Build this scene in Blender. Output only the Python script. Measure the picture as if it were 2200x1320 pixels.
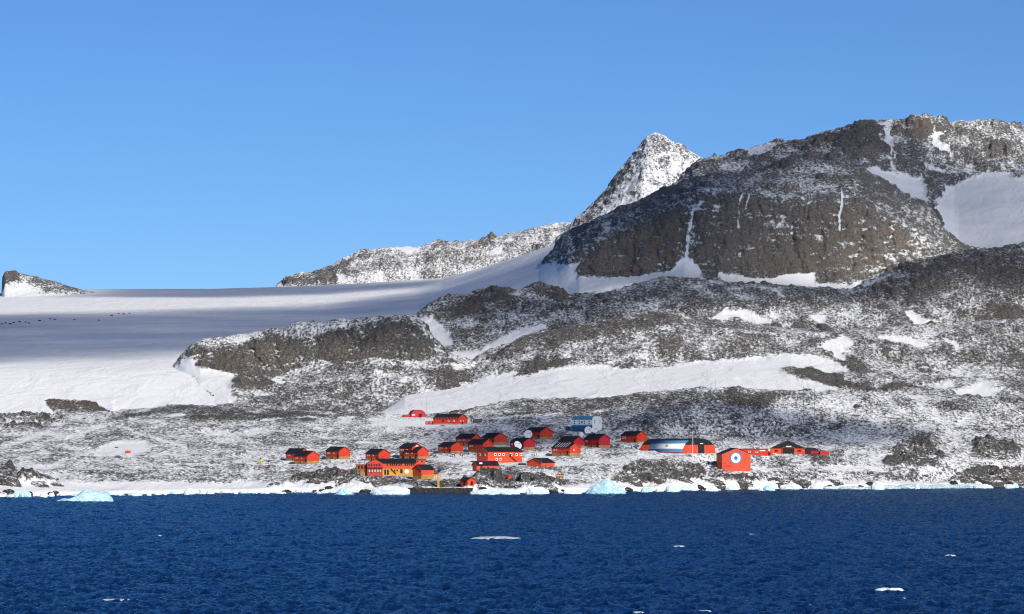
import bpy, math, random
import numpy as np
from mathutils import Vector, Matrix

random.seed(7)
scene = bpy.context.scene
for o in list(bpy.data.objects):
    bpy.data.objects.remove(o)

# ------------------------------------------------------------------ camera
F = 7360.0            # focal length in units of 1/2200 of the picture width
HC = 20.0             # the lens is 20 m above the sea (a ship's deck)
HY, CX = 981.0, 1100.0
cam_d = bpy.data.cameras.new('camera')
cam = bpy.data.objects.new('camera', cam_d)
scene.collection.objects.link(cam)
cam.location = (0, 0, HC)
cam.rotation_euler = (math.radians(90), 0, 0)
cam_d.sensor_width = 36
cam_d.lens = F / 2200 * 36
cam_d.shift_y = (HY - 660) / 2200
cam_d.clip_start = 1.0
cam_d.clip_end = 60000
scene.camera = cam

# ------------------------------------------------------------------ sky and sun
SUN_AZ = math.radians(28)      # to the right of straight behind the camera
SUN_EL = math.radians(29)
SUN = Vector((math.sin(SUN_AZ) * math.cos(SUN_EL), -math.cos(SUN_AZ) * math.cos(SUN_EL), math.sin(SUN_EL)))
world = bpy.data.worlds.new('World')
scene.world = world
world.use_nodes = True
wn = world.node_tree
for n in list(wn.nodes):
    wn.nodes.remove(n)
sky = wn.nodes.new('ShaderNodeTexSky')
sky.sky_type = 'NISHITA'
sky.sun_disc = False
sky.sun_elevation = SUN_EL
sky.sun_rotation = math.pi - SUN_AZ
sky.altitude = 1000
sky.air_density = 0.75
sky.dust_density = 0.0
sky.ozone_density = 10.0
bg = wn.nodes.new('ShaderNodeBackground')
bg.inputs['Strength'].default_value = 0.092
wo = wn.nodes.new('ShaderNodeOutputWorld')
wn.links.new(sky.outputs[0], bg.inputs[0])
wn.links.new(bg.outputs[0], wo.inputs[0])

sun_d = bpy.data.lights.new('sun', 'SUN')
sun_d.energy = 4.5
sun_d.angle = math.radians(0.5)
sun_d.color = (1.0, 0.94, 0.85)
sun = bpy.data.objects.new('sun', sun_d)
scene.collection.objects.link(sun)
sun.rotation_euler = SUN.to_track_quat('Z', 'Y').to_euler()

vs = scene.view_settings
vs.view_transform = 'Standard'
vs.look = 'None'
vs.exposure = 0.08
vs.gamma = 1.0
vs.use_curve_mapping = False
scene.render.engine = 'CYCLES'
scene.cycles.max_bounces = 6
scene.cycles.filter_width = 1.1

# ------------------------------------------------------------------ helpers
def unp(px, py, d):
    """a point of the place: bearing px, elevation py, d metres ahead"""
    return np.array([(px - CX) / F * d, d, HC + (HY - py) / F * d])

def link(o, parent=None):
    scene.collection.objects.link(o)
    if parent is not None:
        o.parent = parent
    return o

def tag(o, label=None, cat=None, group=None, kind=None):
    if label: o['label'] = label
    if cat: o['category'] = cat
    if group: o['group'] = group
    if kind: o['kind'] = kind
    return o

rng = np.random.RandomState(11)
PERM = rng.permutation(256)
PERM = np.concatenate([PERM, PERM, PERM])
GR = rng.normal(size=(256, 3)); GR /= np.linalg.norm(GR, axis=1)[:, None]

def perlin(p):
    p = np.asarray(p, dtype=np.float64)
    i = np.floor(p).astype(np.int64); f = p - i
    i &= 255
    u = f * f * f * (f * (f * 6 - 15) + 10)
    out = 0
    for dx in (0, 1):
        wx = u[:, 0] if dx else 1 - u[:, 0]
        a = PERM[(i[:, 0] + dx) & 255]
        for dy in (0, 1):
            wy = u[:, 1] if dy else 1 - u[:, 1]
            b = PERM[a + ((i[:, 1] + dy) & 255)]
            for dz in (0, 1):
                wz = u[:, 2] if dz else 1 - u[:, 2]
                g = GR[PERM[b + ((i[:, 2] + dz) & 255)]]
                dot = g[:, 0] * (f[:, 0] - dx) + g[:, 1] * (f[:, 1] - dy) + g[:, 2] * (f[:, 2] - dz)
                out = out + wx * wy * wz * dot
    return out * 1.5

def fbm(p, octs=4, gain=0.5, ridged=False):
    a, s, t = 1.0, 0.0, 0.0
    for k in range(octs):
        n = perlin(p * 2.03 ** k + 17.3 * k)
        if ridged: n = 1 - 2 * np.abs(n)
        s = s + a * n; t += a; a *= gain
    return s / t

def worley(p):
    """distance to the nearest scattered point, one per cell"""
    p = np.asarray(p, dtype=np.float64)
    i = np.floor(p).astype(np.int64)
    best = np.full(len(p), 9.0); rid = np.zeros(len(p))
    for dx in (-1, 0, 1):
        for dy in (-1, 0, 1):
            for dz in (-1, 0, 1):
                c = i + (dx, dy, dz)
                h = PERM[PERM[PERM[c[:, 0] & 255] + (c[:, 1] & 255)] + (c[:, 2] & 255)]
                q = c + 0.5 + 0.38 * GR[h]
                dd = ((p - q) ** 2).sum(1)
                m = dd < best
                best[m] = dd[m]; rid[m] = h[m] / 255.0
    return np.sqrt(best), rid

def sdpoly(x, y, poly):
    """signed distance (inside negative) to a polygon"""
    poly = np.asarray(poly, float)
    n = len(poly)
    d = np.full(x.shape, 1e12); s = np.ones(x.shape)
    for k in range(n):
        ax, ay = poly[k]; bx, by = poly[(k + 1) % n]
        ex, ey = bx - ax, by - ay
        wx, wy = x - ax, y - ay
        t = np.clip((wx * ex + wy * ey) / (ex * ex + ey * ey + 1e-9), 0, 1)
        d = np.minimum(d, (wx - ex * t) ** 2 + (wy - ey * t) ** 2)
        c1 = y >= ay; c2 = y < by; c3 = ex * wy > ey * wx
        flip = (c1 & c2 & c3) | (~c1 & ~c2 & ~c3)
        s[flip] *= -1
    return s * np.sqrt(d)

def sdline(x, y, pts):
    d = np.full(x.shape, 1e12)
    for (ax, ay), (bx, by) in zip(pts[:-1], pts[1:]):
        ex, ey = bx - ax, by - ay
        t = np.clip(((x - ax) * ex + (y - ay) * ey) / (ex * ex + ey * ey + 1e-9), 0, 1)
        d = np.minimum(d, (x - ax - ex * t) ** 2 + (y - ay - ey * t) ** 2)
    return np.sqrt(d)

def sstep(a, b, v):
    t = np.clip((v - a) / (b - a), 0, 1)
    return t * t * (3 - 2 * t)

def curve(pts, x):
    if not isinstance(pts, (list, tuple)):
        return np.full(x.shape, float(pts))
    pts = np.asarray(pts, float)
    return np.interp(x, pts[:, 0], pts[:, 1])

def profile(lines, x, rows):
    """lines: [(elevation curve, distance curve)], front to back -> grids PY, D"""
    Y = np.stack([l[0](x) if callable(l[0]) else curve(l[0], x) for l in lines])
    D = np.stack([l[1](x) if callable(l[1]) else curve(l[1], x) for l in lines])
    t = []
    for k, r in enumerate(rows):
        t += list(k + np.arange(r) / r)
    t.append(len(rows)); t = np.array(t)
    k = np.minimum(t.astype(int), len(lines) - 2); u = (t - k)[:, None]
    def cr(A):
        p0 = A[np.maximum(k - 1, 0)]; p1 = A[k]; p2 = A[k + 1]; p3 = A[np.minimum(k + 2, len(A) - 1)]
        m1 = (p2 - p0) * .32; m2 = (p3 - p1) * .32
        return (2*u**3 - 3*u**2 + 1)*p1 + (u**3 - 2*u**2 + u)*m1 + (-2*u**3 + 3*u**2)*p2 + (u**3 - u**2)*m2
    return cr(Y), cr(D)

def grid_mesh(name, P, mat, attrs=None, smooth=True, kind='structure'):
    R, C = P.shape[:2]
    me = bpy.data.meshes.new(name)
    idx = np.arange(R * C).reshape(R, C)
    q = np.stack([idx[:-1, :-1], idx[:-1, 1:], idx[1:, 1:], idx[1:, :-1]], -1).reshape(-1, 4)
    me.vertices.add(R * C); me.vertices.foreach_set('co', P.reshape(-1).astype(np.float32))
    me.loops.add(q.size); me.loops.foreach_set('vertex_index', q.reshape(-1).astype(np.int32))
    me.polygons.add(len(q)); me.polygons.foreach_set('loop_start', (np.arange(len(q)) * 4).astype(np.int32))
    me.update(calc_edges=True)
    me.polygons.foreach_set('use_smooth', np.full(len(q), smooth))
    for k, v in (attrs or {}).items():
        a = me.attributes.new(k, 'FLOAT', 'POINT'); a.data.foreach_set('value', v.reshape(-1).astype(np.float32))
    me.materials.append(mat)
    o = link(bpy.data.objects.new(name, me))
    if kind: o['kind'] = kind
    return o

def grid_normals(P):
    du = np.gradient(P, axis=1); dv = np.gradient(P, axis=0)
    n = np.cross(du, dv)
    n /= np.linalg.norm(n, axis=-1)[..., None] + 1e-9
    return n

# ------------------------------------------------------------------ materials
class NT:
    def __init__(s, name):
        s.m = bpy.data.materials.new(name); s.m.use_nodes = True
        s.t = s.m.node_tree
        for n in list(s.t.nodes): s.t.nodes.remove(n)
        s.out = s.t.nodes.new('ShaderNodeOutputMaterial')
        s.p = s.t.nodes.new('ShaderNodeBsdfPrincipled')
        s.t.links.new(s.p.outputs[0], s.out.inputs[0])
    def n(s, typ, **kw):
        n = s.t.nodes.new(typ)
        for k, v in kw.items(): setattr(n, k, v)
        return n
    def l(s, a, b): s.t.links.new(a, b)
    def val(s, sock, v):
        if hasattr(v, 'is_linked') or isinstance(v, bpy.types.NodeSocket): s.l(v, sock)
        else: sock.default_value = v
    def math(s, op, a, b=0.0, c=None, clamp=False):
        n = s.n('ShaderNodeMath', operation=op); n.use_clamp = clamp
        s.val(n.inputs[0], a); s.val(n.inputs[1], b)
        if c is not None: s.val(n.inputs[2], c)
        return n.outputs[0]
    def attr(s, name):
        return s.n('ShaderNodeAttribute', attribute_name=name).outputs['Fac']
    def noise(s, vec, scale, detail=4, rough=.55, dist=0.0):
        n = s.n('ShaderNodeTexNoise'); n.inputs['Scale'].default_value = scale
        n.inputs['Detail'].default_value = detail; n.inputs['Roughness'].default_value = rough
        n.inputs['Distortion'].default_value = dist
        s.l(vec, n.inputs['Vector']); return n.outputs['Fac']
    def mapping(s, vec, scale=(1, 1, 1), rot=(0, 0, 0)):
        n = s.n('ShaderNodeMapping'); n.inputs['Scale'].default_value = scale; n.inputs['Rotation'].default_value = rot
        s.l(vec, n.inputs['Vector']); return n.outputs[0]
    def mix(s, f, a, b):
        n = s.n('ShaderNodeMix', data_type='RGBA')
        s.val(n.inputs[0], f); s.val(n.inputs[6], a); s.val(n.inputs[7], b)
        return n.outputs[2]
    def sstep(s, v, a, b):
        n = s.n('ShaderNodeMapRange', interpolation_type='SMOOTHSTEP')
        s.val(n.inputs['Value'], v); n.inputs['From Min'].default_value = a; n.inputs['From Max'].default_value = b
        return n.outputs[0]
    def bump(s, h, dist=0.1, strength=1.0, normal=None):
        n = s.n('ShaderNodeBump'); n.inputs['Strength'].default_value = strength; n.inputs['Distance'].default_value = dist
        s.l(h, n.inputs['Height'])
        if normal is not None: s.l(normal, n.inputs['Normal'])
        return n.outputs[0]

def c4(r, g, b): return (r, g, b, 1.0)

def terrain_material(name, grain=0.22, rock_a=(.040, .037, .035), rock_b=(.185, .165, .142), brown=(.115, .090, .062), bump=.5, depth=.38):
    t = NT(name)
    co = t.mapping(t.n('ShaderNodeTexCoord').outputs['Object'], (1, depth, 1))
    geo = t.n('ShaderNodeNewGeometry')
    sep = t.n('ShaderNodeSeparateXYZ'); t.l(geo.outputs['Normal'], sep.inputs[0]); nz = sep.outputs['Z']
    fine = t.noise(co, grain, 6, .68)
    tiny = t.noise(co, grain * 4.3, 3, .6)
    patch = t.math('ADD', t.math('MULTIPLY', t.noise(co, grain * .05, 5, .62), .6), t.math('MULTIPLY', t.noise(co, grain * .16, 4, .6, .8), .4))
    cov = t.attr('snow')
    v = t.math('MULTIPLY_ADD', t.math('SUBTRACT', fine, .5), 2.7, t.math('MULTIPLY', t.math('SUBTRACT', cov, .5), 2.0))
    v = t.math('MULTIPLY_ADD', t.math('SUBTRACT', patch, .5), 1.2, v)
    v = t.math('MULTIPLY_ADD', t.math('SUBTRACT', tiny, .5), 1.1, v)
    v = t.math('MULTIPLY_ADD', t.math('SUBTRACT', nz, t.attr('slope')), 1.1, v)
    snow = t.sstep(v, -.27, .27)
    rk = t.noise(co, grain * 1.7, 5, .65)
    rock = t.mix(t.sstep(rk, .30, .72), c4(*rock_a), c4(*rock_b))
    rock = t.mix(t.math('MULTIPLY', t.attr('brown'), t.sstep(t.noise(co, grain * .35, 4, .6), .35, .65)), rock, c4(*brown))
    dust = t.mix(t.noise(co, grain * .5, 4, .6), c4(.80, .80, .80), c4(.90, .90, .885))
    col = t.mix(snow, rock, dust)
    t.l(col, t.p.inputs['Base Color'])
    t.p.inputs['Roughness'].default_value = .85
    t.p.inputs['Specular IOR Level'].default_value = .2
    h = t.math('MULTIPLY', t.math('ADD', fine, t.math('MULTIPLY', tiny, .35)), t.math('SUBTRACT', 1.15, t.math('MULTIPLY', snow, .85)))
    drift = t.noise(t.mapping(t.n('ShaderNodeTexCoord').outputs['Object'], (.035, .016, .05), (0, 0, .35)), 1.0, 6, .6, .6)
    h = t.math('ADD', h, t.math('MULTIPLY', t.math('MULTIPLY', drift, snow), 4.0 / bump))
    t.l(t.bump(h, bump, 1.0), t.p.inputs['Normal'])
    return t.m

MT_NEAR = terrain_material('snowy_ground', .50, rock_a=(.022, .021, .021), rock_b=(.15, .137, .12), bump=.6)
MT_MID = terrain_material('snowy_scree', .40, rock_a=(.030, .029, .028), bump=.8)
MT_FAR = terrain_material('mountain_rock', .30, rock_a=(.050, .048, .047), rock_b=(.215, .195, .175), brown=(.17, .13, .095), bump=1.0)

# ------------------------------------------------------------------ terrain
STEP = 2.0
SURF = {}

def terrain(name, x0, x1, lines, rows, mat, base=.5, snow=(), rock=(), smooth_polys=(), tracks=(), brown=(), amp=1.0, big=5.0,
            grain=5.0, cliff=(), step=STEP, warp=5.0, calm=None, lean=.006):
    """one body of land. Elevation lines from front to back; snow fields, bare rock and cliffs by their outlines"""
    SURF[name] = lines
    x = np.arange(x0, x1 + step, step)
    PY, D = profile(lines, x, rows)
    PX = np.broadcast_to(x, PY.shape)
    P = np.stack([(PX - CX) / F * D, D, HC + (HY - PY) / F * D], -1)
    flat = P.reshape(-1, 3)
    n = grid_normals(P).reshape(-1, 3)
    n[n[:, 2] < 0] *= -1
    px = PX.reshape(-1).copy(); py = PY.reshape(-1).copy()
    an = flat * (1.0, .42, 1.0)
    w1 = fbm(an / 30.0, 5, .68); w2 = fbm(an / 30.0 + 51.7, 5, .68)
    wx = px + warp * 4.0 * w1; wy = py + warp * 2.4 * w2
    s = np.full(px.shape, float(base))
    rough = np.ones(px.shape)
    br = np.zeros(px.shape)
    cl = np.zeros(px.shape)
    for poly, v, soft in rock:
        m = 1 - sstep(-soft, soft, sdpoly(wx, wy, poly))
        if name == 'coast' and v < .4: rough = rough + 2.2 * m * sstep(0, 14, np.abs(px - 905) - 85) * sstep(0, 14, np.abs(px - 1094) - 14); v += .15
        v = .5 + (v - .5) * .62
        s = s * (1 - m) + v * m
    for poly, v, soft in brown:
        m = 1 - sstep(-soft, soft, sdpoly(wx, wy, poly)); br = np.maximum(br, m * v)
    for poly, v, soft in cliff:
        v = v + .17
        m = 1 - sstep(-soft, soft, sdpoly(wx, wy, poly)); s = s * (1 - m) + v * m; cl = np.maximum(cl, m)
    for poly, v, soft in snow:
        m = 1 - sstep(-soft * 1.2 - 1, soft * 2.2 + 1, sdpoly(wx, wy, poly)); s = s * (1 - m) + v * m; rough *= 1 - m * .93; cl *= 1 - m
    for pts, wdt, v in tracks:
        if name in ('coast', 'hill'): v = .55 + (v - .55) * .55
        m = (1 - sstep(wdt * .3, wdt, sdline(px + 4 * w1, py + 2 * w2, pts))) * (.10 + .75 * sstep(-.18, .2, w2)); s = s * (1 - m) + v * m; rough *= 1 - .8 * m
    if calm is not None: rough *= calm(px, py)
    # broad swells, boulders, ledges
    bigd = big * fbm(flat / 70.0 + 9.1, 3, .5)
    f1, rid = worley(an / grain)
    boul = np.clip(.62 - f1, 0, 1) * 1.7 * (.3 + rid ** 2)
    f2, rid2 = worley(an / (grain * 2.7) + 40.2)
    boul2 = np.clip(.55 - f2, 0, 1) * 2.2 * (rid2 > .55) * rid2
    # runnels down the slope and shelves across it
    rl = fbm(np.stack([flat[:, 0] / 16.0 + .9 * w1, flat[:, 1] / 110.0, flat[:, 2] / 70.0], -1) + 61.0, 4, .6, True)
    sh = fbm(an / (grain * 8.0) + 27.0, 4, .58, True)
    crag = sstep(.16, .42, fbm(an / 75.0 + 91.0, 4, .58)); lie = sstep(.14, .40, fbm(an * (1, 1.5, 1) / 46.0 + 133.0, 4, .6))
    wgt = sstep(.35, .45, s) * (1 - sstep(.75, .9, s)) * (.6 if name in ('coast', 'hill') else 1.0)
    s = s - .17 * crag * wgt + .12 * lie * wgt * (1 - crag)
    rough = rough * (1 + .9 * crag * wgt) * (1 - .45 * lie * wgt * (1 - crag))
    keep = np.clip(rough, 0, 1.6)
    s = s - keep * (.22 * (sh - .45) + .13 * (rl - .45)) - keep * lean
    bigd = bigd + keep * amp * (2.8 * (sh - .45) + 1.3 * (rl - .45))
    rough_d = (fbm(an / (grain * 1.7), 5, .66, True) * 1.0 + fbm(an / (grain * 5.0) + 7.7, 3, .55, True) * 1.1 - .7 + boul * 1.3 + boul2 * 1.5)
    edge = np.ones(px.shape)
    disp = bigd * (.25 + .75 * rough) + amp * rough_d * rough
    disp = disp * edge
    flat = flat + n * disp[:, None]
    if cl.any():
        st = np.stack([flat[:, 0] / 24.0 + .5 * w1, flat[:, 1] / 60.0, flat[:, 2] / 75.0 + .4 * w2], -1)
        b1, i1 = worley(st); b2, i2 = worley(st * 2.7 + 8.8)
        g = 11.0 * (.55 - b1) + 5.0 * (.55 - b2) + 5.0 * (i1 - .5) + 3.0 * fbm(st * 3.1 + 3.3, 4, .6, True)
        led = fbm(np.stack([flat[:, 0] / 70.0 + .3 * w1, flat[:, 1] / 90.0, flat[:, 2] / 8.0 + .5 * w2], -1), 4, .6, True)
        flat[:, 1] -= cl * (g * .8 + 2.6 * led)
        s += cl * (.16 * sstep(.15, .55, led) - .05 - .10 * sstep(-2, 5, g) + .10 * sstep(3, -5, g))
    P = flat.reshape(P.shape)
    nz = np.abs(grid_normals(P)[..., 2])
    # snow lies by the mean slope of the ground round a spot
    k = 9
    pad = np.pad(nz, k, mode='edge'); cs = pad.cumsum(0).cumsum(1)
    cs = np.pad(cs, ((1, 0), (1, 0)))
    w = 2 * k + 1
    mean = (cs[w:, w:] - cs[:-w, w:] - cs[w:, :-w] + cs[:-w, :-w]) / (w * w)
    return grid_mesh(name, P, mat, dict(snow=s, slope=mean, brown=br))

XL, XR = -420, 2620
# the coast: from the waterline up to the first crest
YW = [(-420, 1071), (0, 1068), (300, 1062), (600, 1059), (900, 1060), (1200, 1060), (1400, 1056), (1600, 1052), (2200, 1047), (2620, 1045)]
YWX = np.arange(-600, 2800, 10.0)
YWS = np.convolve(np.pad(curve(YW, YWX), 12, mode='edge'), np.hanning(27)[1:-1] / np.hanning(27).sum(), 'valid')
def yw(x): return np.interp(x, YWX, YWS)
def dw(x): return HC * F / (yw(x) - HY)
def dk(x, k): return dw(x) + (2540 - dw(x)) * k / 690.0 if k > 40 else dw(x) + k
def off(k): return lambda x: dk(x, k)
COAST = [
    (lambda x: HY + 26 * F / (dw(x) - 26), off(-26)),
    (yw, off(0)),
    (lambda x: yw(x) - 9, off(7)),
    (lambda x: yw(x) - 17 - 3 * np.sin(x / 47.0) - 2 * np.sin(x / 23.0 + 1), off(30)),
    (lambda x: curve([(-420, 1018), (0, 1015), (600, 1012), (800, 1016), (1100, 1010), (1400, 1006), (1600, 1012), (2000, 1003), (2620, 998)], x), off(110)),
    (lambda x: curve([(-420, 992), (600, 990), (1100, 986), (1400, 978), (1700, 982), (2000, 975), (2620, 970)], x), off(200)),
    (lambda x: curve([(-420, 968), (600, 965), (1100, 962), (1400, 958), (1700, 962), (2000, 950), (2620, 945)], x), off(310)),
    (lambda x: curve([(-420, 938), (0, 935), (600, 938), (1100, 935), (1400, 932), (1700, 935), (2000, 920), (2620, 915)], x), off(450)),
    (lambda x: curve([(-420, 898), (0, 893), (130, 893), (250, 884), (370, 873), (480, 876), (600, 882), (700, 886), (830, 890), (900, 892), (1000, 884), (1050, 872), (1120, 860), (1300, 856),
                      (1420, 841), (1530, 834), (1650, 837), (1800, 844), (1900, 849), (2100, 852), (2200, 850), (2620, 845)], x), off(690)),
    (lambda x: 10 + curve([(-420, 915), (0, 910), (370, 890), (830, 905), (1000, 900), (1300, 880), (1530, 870), (2200, 880), (2620, 875)], x), off(900)),
]
def ground_d(px, py):
    x = np.array([float(px)])
    PY, D = profile(COAST, x, [12] * (len(COAST) - 1))
    PY, D = PY[:, 0], D[:, 0]
    m = np.arange(len(PY)) <= 12 * 8
    return float(np.interp(-py, -PY[m], D[m]))

coast = terrain('coast', XL, XR, COAST, [4, 8, 8, 22, 20, 22, 26, 38, 6], MT_NEAR, base=.63, amp=.55, big=1.4, grain=4.0, step=1.9, warp=4,
    rock=[([(560, 1052), (640, 1030), (700, 1018), (760, 1014), (800, 1024), (880, 1034), (1000, 1034), (1010, 1052), (800, 1058)], .30, 6),
          ([(1010, 1050), (1030, 1022), (1100, 1012), (1180, 1022), (1220, 1036), (1200, 1054)], .32, 6),
          ([(1310, 1042), (1340, 1008), (1400, 998), (1500, 1010), (1560, 1030), (1640, 1036), (1800, 1036), (1850, 1046), (1600, 1050)], .36, 6),
          ([(1900, 998), (1930, 952), (1980, 940), (2040, 990), (1990, 1002)], .30, 6),
          ([(2080, 985), (2100, 945), (2160, 950), (2200, 980)], .35, 6),
          ([(2030, 1042), (2070, 1015), (2150, 1003), (2240, 1004), (2600, 1000), (2600, 1046)], .18, 5),
          ([(-400, 1040), (-400, 1005), (20, 1010), (40, 1030), (120, 1035), (130, 1046), (-400, 1052)], .32, 5),
          ([(-400, 920), (-400, 890), (130, 892), (160, 900), (60, 925)], .33, 8),
          ([(1050, 900), (1100, 868), (1530, 838), (1700, 848), (1650, 872), (1400, 885), (1200, 895)], .47, 10),
          ([(230, 900), (380, 874), (700, 888), (820, 893), (700, 905), (420, 905)], .40, 8),
          ([(1900, 850), (2600, 850), (2600, 900), (2000, 900)], .62, 12)],
    snow=[([(-420, 1080), (-420, 1046), (0, 1047), (130, 1045), (260, 1043), (560, 1046), (700, 1048), (800, 1050), (1000, 1054), (1230, 1051), (1300, 1043), (1500, 1046), (1700, 1044), (2000, 1040), (2620, 1040), (2620, 1080)], 1.25, 4),
          ([(205, 973), (240, 958), (275, 951), (310, 955), (322, 966), (280, 974)], 1.2, 3),
          ([(800, 905), (1000, 905), (1010, 912), (930, 916), (800, 915)], .85, 5)],
    tracks=[([(-60, 985), (60, 945), (130, 915)], 9, .9), ([(138, 955), (150, 940), (200, 920), (255, 908), (300, 899), (400, 893), (470, 893)], 4, 1.15),
            ([(262, 912), (272, 920), (300, 933), (350, 950), (400, 965)], 5, 1.1), ([(285, 905), (275, 912), (278, 920)], 3, 1.0),
            ([(-300, 985), (0, 983), (120, 975), (200, 972), (360, 978), (480, 992), (560, 1000), (700, 1003)], 4, .95),
            ([(100, 1002), (180, 978), (230, 962)], 4, .95), ([(700, 1000), (760, 1003), (900, 1000)], 8, .95), ([(940, 985), (1000, 985), (1120, 1003), (1140, 975), (1190, 985)], 9, 1.0),
            ([(1190, 1000), (1300, 990), (1400, 985), (1540, 992), (1600, 1015), (1800, 1008), (2000, 1012)], 10, .98),
            ([(1370, 980), (1540, 976)], 5, 1.1), ([(1820, 975), (1900, 955), (2100, 940), (2300, 930)], 10, .8),
            ([(560, 905), (640, 898), (760, 898)], 3, 1.0), ([(1060, 902), (1160, 893), (1290, 886), (1420, 872)], 4, .95)],
    brown=[([(0, 1040), (0, 1000), (400, 985), (700, 1000), (1000, 1020), (1500, 1000), (2000, 1000), (2000, 1040)], .25, 20)])

# the low hill behind the huts
hill = terrain('hill', 1300, 2150, [
    ([(1300, 990), (2150, 990)], off(330)), ([(1300, 960), (1900, 958), (2150, 965)], off(395)),
    ([(1300, 935), (1340, 920), (1430, 908), (1700, 925), (1900, 940), (2050, 950), (2150, 960)], off(450)),
    ([(1300, 935), (1340, 905), (1390, 890), (1430, 880), (1480, 874), (1530, 872), (1580, 876), (1620, 883), (1660, 893), (1700, 905), (1740, 908), (1780, 905), (1820, 907), (1860, 912), (1910, 915), (1960, 919), (2020, 928), (2080, 940), (2150, 960)], off(520)),
    ([(1300, 950), (1530, 900), (1780, 930), (2150, 970)], off(640))], [6, 18, 26, 6], MT_NEAR, base=.57, amp=.6, big=1.5, grain=4.0, step=1.9, warp=4,
    rock=[([(1780, 945), (1800, 915), (1860, 908), (1950, 925), (1960, 950)], .36, 6)],
    snow=[], tracks=[([(1540, 940), (1600, 930), (1700, 918)], 4, .9)])

# the snow slope and the glacier above it
GL = [([(-420, 915), (1700, 915)], 2780), ([(-420, 886), (1700, 886)], 2850),
      ([(-420, 800), (330, 798), (420, 805), (1700, 790)], 3030), ([(-420, 772), (330, 765), (1700, 740)], 3260),
      ([(-420, 705), (900, 700), (1150, 672), (1300, 645), (1700, 640)], 3900), ([(-420, 660), (900, 650), (1100, 612), (1250, 588), (1700, 580)], [(-420, 4550), (700, 4550), (1250, 4050), (1700, 4000)]),
      ([(-420, 636), (0, 628), (200, 622), (450, 621), (600, 617), (800, 608), (950, 598), (1000, 585), (1100, 556), (1200, 522), (1260, 505), (1700, 480)], [(-420, 5400), (600, 5300), (950, 5050), (1100, 4700), (1250, 4420), (1700, 4350)]),
      ([(-420, 690), (600, 665), (1000, 630), (1200, 560), (1700, 530)], [(-420, 6000), (600, 5900), (1250, 4900), (1700, 4800)])]
glacier = terrain('glacier', XL, 1560, GL, [6, 34, 22, 26, 22, 18, 6], MT_MID, base=1.35, amp=.25, big=2.0, grain=6.0, step=3.0, warp=3,
    rock=[([(92, 860), (110, 854), (190, 858), (235, 884), (240, 900), (120, 900)], .42, 3),
          ([(385, 775), (398, 770), (440, 815), (465, 850), (455, 856), (425, 830)], .62, 5),
          ([(430, 815), (450, 808), (480, 818), (455, 830)], .42, 4)],
    brown=[([(92, 856), (240, 860), (240, 900), (100, 900)], .9, 4)],
    calm=lambda px, py: .12 + .9 * ((px > 85) & (px < 245) & (py > 850)))

# the dark outcrop with its scree
outcrop = terrain('outcrop', 330, 1090, [
    ([(330, 980), (372, 955), (440, 930), (1090, 915)], 2760), ([(330, 950), (372, 930), (430, 908), (490, 890), (1090, 885)], 2830),
    ([(330, 900), (372, 852), (400, 822), (430, 805), (480, 803), (600, 808), (650, 795), (720, 785), (800, 780), (900, 780), (960, 785), (1030, 795), (1090, 830)], 3010),
    ([(330, 880), (365, 815), (395, 778), (415, 760), (440, 752), (500, 748), (560, 742), (620, 738), (660, 722), (740, 718), (800, 708), (850, 702), (890, 702), (912, 712), (935, 742), (960, 768), (1030, 785), (1090, 825)], 3060),
    ([(330, 870), (365, 800), (390, 765), (412, 748), (440, 733), (480, 726), (530, 719), (560, 714), (600, 711), (640, 700), (690, 698), (740, 689), (770, 690), (800, 686), (850, 681), (890, 684), (912, 699), (935, 729), (960, 762), (1030, 782), (1090, 825)], 3110),
    ([(330, 900), (372, 850), (560, 790), (850, 780), (1090, 840)], 3330)], [4, 42, 40, 8, 6], MT_MID, base=.57, amp=1.0, big=5.0, grain=5.0,
    cliff=[([(396, 768), (410, 748), (480, 730), (560, 735), (680, 720), (760, 705), (880, 690), (925, 730), (935, 765), (880, 770), (800, 770), (740, 785), (690, 775), (640, 785), (590, 806), (480, 800), (420, 790)], .14, 6),
           ([(492, 815), (520, 802), (570, 805), (592, 820), (570, 835), (510, 834)], .12, 4), ([(800, 790), (850, 775), (880, 790), (830, 800)], .25, 4)],
    snow=[([(370, 800), (400, 775), (440, 795), (500, 808), (485, 830), (500, 860), (440, 870), (372, 900)], 1.05, 5),
          ([(430, 740), (500, 724), (560, 720), (520, 736), (450, 746)], .72, 8)],
    rock=[([(480, 890), (500, 845), (620, 800), (760, 785), (850, 840), (820, 890)], .56, 10), ([(900, 800), (1060, 790), (1050, 830), (940, 840)], .36, 8)],
    brown=[([(400, 790), (400, 750), (600, 740), (600, 800)], .35, 10)])

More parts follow.
